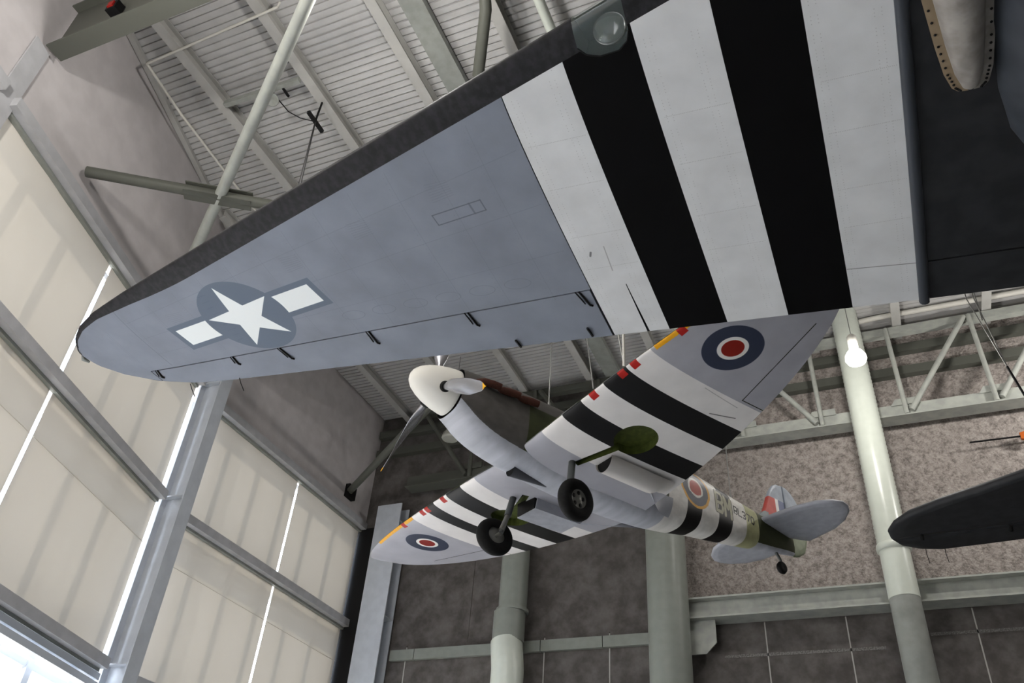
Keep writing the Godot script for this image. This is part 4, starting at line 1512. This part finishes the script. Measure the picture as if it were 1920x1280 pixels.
func build_fighter() -> void:
	var t := thing("fighter_airplane", "small fighter plane with roundels and striped wings, hung behind the big grey wing", "airplane", Transform3D(S_B, S_O))
	# fuselage
	var st := mb()
	var g := []
	var rows := []
	var n := 90
	for i in n + 1:
		var s := lerpf(0.72, 8.52, float(i) / n)
		var row := []
		for k in 49:
			row.append(s_pt(s, TAU * k / 48.0))
		g.append(row)
		rows.append(s)
	loft(st, g, func(i, j): return Vector2(float(i) / n, j / 48.0), true)
	obj("fuselage", st, print_mat(paint_fuselage(), 0.45), t)
	# spinner and propeller
	st = mb()
	lathe(st, Vector3.ZERO, Vector3(0, 0, 1), [Vector2(0.0, 0.0), Vector2(0.05, 0.008), Vector2(0.11, 0.035), Vector2(0.18, 0.10), Vector2(0.25, 0.22), Vector2(0.305, 0.36), Vector2(0.345, 0.52), Vector2(0.365, 0.66), Vector2(0.368, 0.71), Vector2(0.355, 0.715), Vector2(0.0, 0.715)], 44)
	var spn := obj("spinner", st, M.spinner, t)
	for i in 3:
		var a := deg_to_rad([90.0, -30.0, -150.0][i])
		var B := Basis(Vector3(cos(a), sin(a), 0), Vector3(-sin(a), cos(a), 0), Vector3(0, 0, 1))
		var b := obj("propeller_blade", blade_mesh(0.24, 1.56), M.blade, t)
		b.transform = Transform3D(B, Vector3(0, 0, 0.46))
		obj("blade_tip", blade_mesh(1.555, 1.645), M.yellow, b)
		st = mb()
		lathe(st, Vector3(0.24, 0, 0), Vector3.RIGHT, [Vector2(0.085, 0.0), Vector2(0.085, 0.10), Vector2(0.06, 0.12), Vector2(0.0, 0.12)], 18)
		obj("root_cuff", st, M.black, b)
	# wings
	var q: Callable = s_q
	var uvw := func(p): return Vector2((p.x + 5.7) / 11.4, (p.z - 1.6) / 3.2)
	var wing_mat := print_mat(paint_fighter_wing(), 0.42)
	for sd in [-1.0, 1.0]:
		var le := func(x): return SQ - 0.25 * s_chord(x)
		var te := func(x): return SQ + 0.75 * s_chord(x)
		var P := []
		var xs := []
		for i in 41:
			xs.append(lerpf(0.0, asin(0.9995), i / 40.0))
		for a in xs:
			P.append(Vector2(sd * HS * sin(a), le.call(HS * sin(a))))
		for i in xs.size():
			var x: float = HS * sin(xs[xs.size() - 1 - i])
			P.append(Vector2(sd * x, te.call(x)))
		# wheel well and leg slot
		var hole := []
		var cw := Vector2(1.57, 3.03)
		for k in 28:
			var a := deg_to_rad(180.0 + 20.0 + 12.0 + k * (336.0 / 27.0))
			hole.append(cw + Vector2(cos(a), sin(a)) * 0.33)
		var sdir := (Vector2(0.63, 2.67) - cw).normalized()
		var sn := Vector2(-sdir.y, sdir.x)
		var slot := [cw + sdir * 0.30 + sn * 0.065, Vector2(0.63, 2.67) + sn * 0.055, Vector2(0.63, 2.67) - sn * 0.055, cw + sdir * 0.30 - sn * 0.065]
		var both: Array = Geometry2D.merge_polygons(PackedVector2Array(hole), PackedVector2Array(slot))
		var well := []
		for p in both[0]:
			well.append(Vector2(sd * p.x, p.y))
		# aileron cut as a fine gap
		var ail := [Vector2(sd * 3.06, 3.68), Vector2(sd * 4.62, 3.36), Vector2(sd * 4.62, 3.375), Vector2(sd * 3.06, 3.695)]
		var ail2 := [Vector2(sd * 3.045, 3.68), Vector2(sd * 3.06, 3.68), Vector2(sd * 3.06, 4.5), Vector2(sd * 3.045, 4.5)]
		st = mb()
		patch(st, P, q, s_low, uvw, 0.2, 20, [well, ail, ail2])
		obj("lower_wing", st, wing_mat, t)
		st = mb()
		patch(st, P, q, s_up, no_uv, 0.3, 14)
		obj("upper_wing", st, M.camo, t)
		# well lining
		st = mb()
		for i in well.size():
			var a: Vector2 = well[i]
			var b: Vector2 = well[(i + 1) % well.size()]
			var pa := s_low(a.x, s_q(a.x, a.y))
			var pb := s_low(b.x, s_q(b.x, b.y))
			quad(st, pa, pb, pb + Vector3(0, 0.14, 0), pa + Vector3(0, 0.14, 0), Vector3(sd * (cw.x - absf(a.x)), 0, cw.y - a.y))
		var tris := Geometry2D.triangulate_polygon(PackedVector2Array(well))
		for k in range(0, tris.size(), 3):
			var v := []
			for e in 3:
				var p: Vector2 = well[tris[k + e]]
				v.append(s_low(p.x, s_q(p.x, p.y)) + Vector3(0, 0.14, 0))
			quad_tri(st, v[0], v[1], v[2], Vector3.DOWN)
		obj("wheel_well", st, M.olive, t)
	# wing root fillets reaching back along the fuselage
	for sd in [-1.0, 1.0]:
		st = mb()
		g = []
		for i in 17:
			var f := i / 16.0
			var z := lerpf(3.4, 4.95, f)
			var e := s_sec(z)
			var row := []
			for k in 9:
				var h := k / 8.0
				var a := h * PI / 2.0
				var ylow := s_low(0.8, minf(1.0, s_q(0.8, minf(z, SQ + 0.74 * s_chord(0.8))))).y
				var w0 := Vector3(sd * lerpf(e[2] * 0.9, 0.92, 1.0 - sin(a)), lerpf(ylow, -0.30, 1.0 - cos(a)), z)
				var ang := lerpf(0.55, 1.25, h)
				var w1 := s_pt(z, ang if sd < 0.0 else TAU - ang)
				row.append(w0.lerp(w1 * Vector3(1.01, 1.0, 1.0), smoothstep(0.15, 1.0, f)))
			g.append(row)
		loft(st, g)
		obj("wing_fillet", st, M.sea_grey, t)
	# radiator under the right-hand wing
	st = mb()
	hexa(st, [Vector3(0.53, -0.66, 2.86), Vector3(1.06, -0.62, 2.86), Vector3(1.04, -0.90, 2.82), Vector3(0.55, -0.92, 2.82),
		Vector3(0.53, -0.62, 3.95), Vector3(1.04, -0.60, 3.95), Vector3(1.0, -0.86, 3.70), Vector3(0.52, -0.88, 3.70)])
	var rad := obj("radiator", st, M.sea_grey, t)
	st = mb()
	hexa(st, [Vector3(0.56, -0.68, 2.80), Vector3(1.03, -0.65, 2.80), Vector3(1.015, -0.885, 2.80), Vector3(0.57, -0.905, 2.80),
		Vector3(0.56, -0.68, 2.9), Vector3(1.03, -0.65, 2.9), Vector3(1.015, -0.885, 2.9), Vector3(0.57, -0.905, 2.9)])
	obj("intake", st, M.black, rad)
	# oil cooler under the left-hand wing
	st = mb()
	g = []
	for i in 15:
		var f := i / 14.0
		var z := lerpf(2.92, 4.22, f)
		var row := []
		for k in 15:
			var a := PI * k / 14.0
			var dep := 0.21 * (1.0 - 0.75 * smoothstep(0.72, 1.0, f))
			row.append(Vector3(-0.98 + cos(a) * 0.185, -0.70 + f * 0.05 - sin(a) * dep, z))
		g.append(row)
	loft(st, g)
	var oil := obj("oil_cooler", st, flat(Color(0.80, 0.785, 0.77), 0.45), t)
	st = mb()
	for k in 14:
		var a := PI * k / 14.0
		var b := PI * (k + 1) / 14.0
		quad_tri(st, Vector3(-0.98, -0.70, 2.95), Vector3(-0.98 + cos(a) * 0.175, -0.70 - sin(a) * 0.2, 2.95), Vector3(-0.98 + cos(b) * 0.175, -0.70 - sin(b) * 0.2, 2.95), Vector3(0, 0, -1))
	obj("intake", st, M.black, oil)
	# air scoop on the belly
	st = mb()
	g = []
	for i in 11:
		var f := i / 10.0
		var row := []
		for k in 13:
			var a := PI * k / 12.0
			row.append(Vector3(0.06 + cos(a) * lerpf(0.11, 0.03, f), -0.78 - sin(a) * lerpf(0.13, 0.03, f), lerpf(1.95, 2.75, f)))
		g.append(row)
	loft(st, g)
	var sc := obj("air_scoop", st, flat(Color(0.30, 0.305, 0.33), 0.5), t)
	st = mb()
	for k in 12:
		var a := PI * k / 12.0
		var b := PI * (k + 1) / 12.0
		quad_tri(st, Vector3(0.06, -0.78, 1.96), Vector3(0.06 + cos(a) * 0.1, -0.78 - sin(a) * 0.12, 1.96), Vector3(0.06 + cos(b) * 0.1, -0.78 - sin(b) * 0.12, 1.96), Vector3(0, 0, -1))
	obj("intake", st, M.black, sc)
	# exhaust stubs on both sides
	for sd in [-1.0, 1.0]:
		for i in 3:
			var s0 := 0.93 + i * 0.36
			st = mb()
			tube(st, [Vector3(sd * 0.33, 0.13 + i * 0.015, s0), Vector3(sd * 0.43, 0.13 + i * 0.015, s0 + 0.10), Vector3(sd * 0.475, 0.125 + i * 0.015, s0 + 0.24), Vector3(sd * 0.50, 0.12 + i * 0.015, s0 + 0.36)], [0.05, 0.06, 0.062, 0.055], 10)
			obj("exhaust_stub", st, M.rust, t)
	# undercarriage
	for u in [[-1.0, Vector3(-0.60, -0.66, 2.63), Vector3(-0.90, -1.535, 2.46)], [1.0, Vector3(0.90, -0.63, 2.65), Vector3(0.92, -1.46, 2.33)]]:
		var sd: float = u[0]
		var top: Vector3 = u[1]
		var hubp: Vector3 = u[2]
		var foot := hubp + Vector3(-sd * 0.17, 0.0, 0.0)
		st = mb()
		tube(st, [top + Vector3(0, 0.12, 0), top.lerp(foot, 0.55)], 0.055, 14)
		tube(st, [top.lerp(foot, 0.5), foot], 0.038, 14)
		var leg := obj("landing_leg", st, M.leg, t)
		st = mb()
		tube(st, [top.lerp(foot, 0.56), foot + Vector3(0, 0.05, 0)], 0.04, 14)
		tube(st, [foot, hubp], 0.032, 12)
		obj("oleo", st, M.hub, leg)
		st = mb()
		box(st, top + Vector3(-0.11, 0.0, -0.08), top + Vector3(0.11, 0.06, 0.08))
		obj("pivot", st, M.dark, leg)
		var axl := Vector3(sd, -0.10, 0.10).normalized()
		st = mb()
		lathe(st, hubp, axl, [Vector2(0.14, -0.07), Vector2(0.17, -0.085), Vector2(0.23, -0.10), Vector2(0.285, -0.075), Vector2(0.308, -0.03), Vector2(0.312, 0.0), Vector2(0.308, 0.03), Vector2(0.285, 0.075), Vector2(0.23, 0.10), Vector2(0.17, 0.085), Vector2(0.14, 0.07)], 44)
		var wheel := obj("wheel", st, M.tyre, t)
		st = mb()
		lathe(st, hubp, axl, [Vector2(0.0, -0.05), Vector2(0.15, -0.045), Vector2(0.155, 0.0), Vector2(0.155, 0.06), Vector2(0.135, 0.068), Vector2(0.13, 0.045), Vector2(0.06, 0.05), Vector2(0.05, 0.07), Vector2(0.0, 0.075)], 32)
		obj("hub", st, M.hub, wheel)
		var fr := frame_of(axl)
		for k in 5:
			var a := TAU * k / 5.0 + 0.3
			var hc: Vector3 = hubp + axl * 0.044 + (fr[0] * cos(a) + fr[1] * sin(a)) * 0.094
			st = mb()
			lathe(st, hc, axl, [Vector2(0.031, 0.0), Vector2(0.031, 0.01), Vector2(0.0, 0.011)], 12)
			obj("hub_hole", st, M.black, wheel)
	# tail wheel
	st = mb()
	tube(st, [Vector3(0, -0.02, 7.98), Vector3(0, -0.16, 8.1), Vector3(0.05, -0.22, 8.2), Vector3(0.05, -0.33, 8.12)], 0.028, 10)
	var tl := obj("tail_wheel_strut", st, M.leg, t)
	st = mb()
	lathe(st, Vector3(0, -0.33, 8.12), Vector3.RIGHT, [Vector2(0.0, -0.04), Vector2(0.06, -0.05), Vector2(0.10, -0.045), Vector2(0.12, 0.0), Vector2(0.10, 0.045), Vector2(0.06, 0.05), Vector2(0.0, 0.04)], 24)
	obj("tail_wheel", st, M.tyre, tl)
	# tailplanes
	for sd in [-1.0, 1.0]:
		var tp := [Vector2(0.05, 7.46), Vector2(0.18, 7.47), Vector2(0.85, 7.56), Vector2(1.25, 7.70), Vector2(1.47, 7.88), Vector2(1.56, 8.06), Vector2(1.54, 8.22), Vector2(1.45, 8.38), Vector2(1.21, 8.58), Vector2(0.88, 8.71), Vector2(0.24, 8.76), Vector2(0.13, 8.55), Vector2(0.05, 8.35)]
		st = mb()
		plate(st, tp, 0.055, func(u, v, hh): return Vector3(sd * u, 0.37 + hh, v), func(p): return p)
		obj("tailplane", st, M.sea_grey, t)
	# fin and rudder
	var fin_mat := print_mat(paint_fin(), 0.45)
	var uvf := func(p): return Vector2((p.x - 7.4) / 1.8, (1.7 - p.y) / 1.8)
	st = mb()
	plate(st, [Vector2(7.45, 0.42), Vector2(7.6, 0.56), Vector2(7.77, 0.70), Vector2(7.86, 0.88), Vector2(7.95, 1.08), Vector2(8.05, 1.28), Vector2(8.17, 1.44), Vector2(8.28, 1.51), Vector2(8.455, 1.54), Vector2(8.455, 0.3), Vector2(8.3, 0.3)], 0.05, func(u, v, hh): return Vector3(hh, v, u), uvf)
	obj("fin", st, fin_mat, t)
	st = mb()
	plate(st, [Vector2(8.47, 1.55), Vector2(8.58, 1.545), Vector2(8.70, 1.49), Vector2(8.82, 1.38), Vector2(8.93, 1.18), Vector2(9.0, 0.9), Vector2(9.02, 0.62), Vector2(8.98, 0.42), Vector2(8.88, 0.21), Vector2(8.70, 0.08), Vector2(8.52, 0.02), Vector2(8.47, 0.3)], 0.045, func(u, v, hh): return Vector3(hh, v, u), uvf)
	obj("rudder", st, fin_mat, t)
	# canopy
	st = mb()
	g = []
	for i in 17:
		var f := i / 16.0
		var z := lerpf(2.95, 4.9, f)
		var row := []
		for k in 13:
			var a := PI * k / 12.0
			var hgt := 0.42 * sin(PI * pow(f, 0.7)) + 0.02
			row.append(Vector3(cos(a) * 0.30 * (0.4 + 0.6 * sin(PI * clampf(f, 0.08, 0.95))), 0.50 + sin(a) * hgt, z))
		g.append(row)
	loft(st, g)
	obj("canopy", st, M.cover_glass, t)
	# suspension cables
	var X := Transform3D(S_B, S_O)
	var cab := [[[Vector3(-0.1, 0.52, 2.5)], "thin pale cable from the roof to the small plane's engine cowling"], [[Vector3(0, 0.6, 6.9)], "thin pale cable from the roof to the small plane's rear fuselage"]]
	for c in cab:
		var a: Vector3 = X * c[0][0]
		var k := thing("suspension_cable", c[1], "cable")
		st = mb()
		tube(st, [a, Vector3(a.x, 16.4, a.z)], 0.011, 8)
		obj("wire", st, M.cable, k)
		st = mb()
		tube(st, [a + Vector3(0, -0.02, 0), a + Vector3(0, 0.12, 0)], 0.022, 8)
		obj("end_fitting", st, M.cable, k)
	var wa: Vector3 = X * Vector3(-2.52, -0.36, 1.95)
	pipe_thing("hanger_rod", [wa, Vector3(wa.x, 16.3, wa.z)], 0.022, M.white_pipe, "white rod from the roof to the small plane's left-hand wing", "rod", "", 10)
	pipe_thing("suspension_cable", [wa, wa + Vector3(-0.75, 5.0, -0.35), wa + Vector3(-1.15, 7.9, -0.55)], 0.011, M.cable, "thin slanting cable meeting the white rod at the small plane's wing", "cable", "", 8)
	var wb2: Vector3 = X * Vector3(-1.9, -0.40, 1.93)
	pipe_thing("suspension_cable", [wb2, wb2 + Vector3(-0.8, 5.0, -0.9), wb2 + Vector3(-1.3, 7.9, -1.4)], 0.011, M.cable, "thin slanting cable from the roof to a red gun patch on the small plane's wing", "cable", "", 8)

# ------------------------------------------------------------------ scene
func _ready() -> void:
	var cam := Camera3D.new()
	cam.name = "camera"
	add_child(cam)
	cam.transform = Transform3D(Basis(Vector3(0.921087, 0.066141, -0.383697), Vector3(0.184482, 0.79369, 0.579675), Vector3(0.342877, -0.604716, 0.718856)), Vector3(0, 1.6, 0))
	cam.fov = rad_to_deg(2.0 * atan(640.0 / 1600.0))
	cam.near = 0.05
	cam.far = 400.0
	cam.current = true
	var we := WorldEnvironment.new()
	we.name = "environment"
	var env := Environment.new()
	var sky := Sky.new()
	var psm := ProceduralSkyMaterial.new()
	psm.sky_top_color = Color(0.80, 0.87, 0.97)
	psm.sky_horizon_color = Color(0.95, 0.97, 1.0)
	psm.ground_bottom_color = Color(0.55, 0.54, 0.52)
	psm.ground_horizon_color = Color(0.85, 0.86, 0.87)
	psm.energy_multiplier = 16.5
	psm.sun_angle_max = 1.0
	sky.sky_material = psm
	env.background_mode = Environment.BG_SKY
	env.sky = sky
	env.tonemap_mode = Environment.TONE_MAPPER_LINEAR
	env.tonemap_exposure = 1.0
	env.sdfgi_enabled = true
	env.ssao_enabled = true
	env.ssil_enabled = true
	we.environment = env
	add_child(we)
	var sun := DirectionalLight3D.new()
	sun.name = "sun"
	add_child(sun)
	sun.look_at_from_position(Vector3(-10, 14, -1), Vector3(0, 0, 0), Vector3.UP)
	sun.light_color = Color(1.0, 0.96, 0.9)
	sun.light_energy = 6.8
	sun.light_angular_distance = 0.7
	sun.shadow_enabled = true
	make_materials()
	build_shell()
	build_steel()
	build_rear()
	pendant(Vector3(0.455, 12.94, -16.3), 9.0, "glowing white pendant lamp hanging in front of the white round duct")
	pendant(Vector3(6.2, 13.0, -18.0), 14.0, "added unseen pendant lamp hanging beyond the big plane's fuselage, near the rear truss")  # out of view, added to brighten the rear wall and truss
	pendant(Vector3(-5.3, 13.3, -4.95), 14.0, "added unseen pendant lamp hanging above the big plane's outer wing, beside the roof girder")  # out of view, added to light the near roof deck
	pendant(Vector3(-8.0, 11.0, -1.2), 24.0, "added unseen pendant lamp hanging near the left glass wall")  # unseen lamp put in to lift the white wall and deck
	pendant(Vector3(5.0, 12.4, 4.0), 6.0, "added unseen pendant lamp hanging over the hall's near end")  # unseen extra lamp, added as weak fill light
	dome_lamp(Vector3(-10.24, 13.75, -18.0))
	build_transport()
	build_fighter()
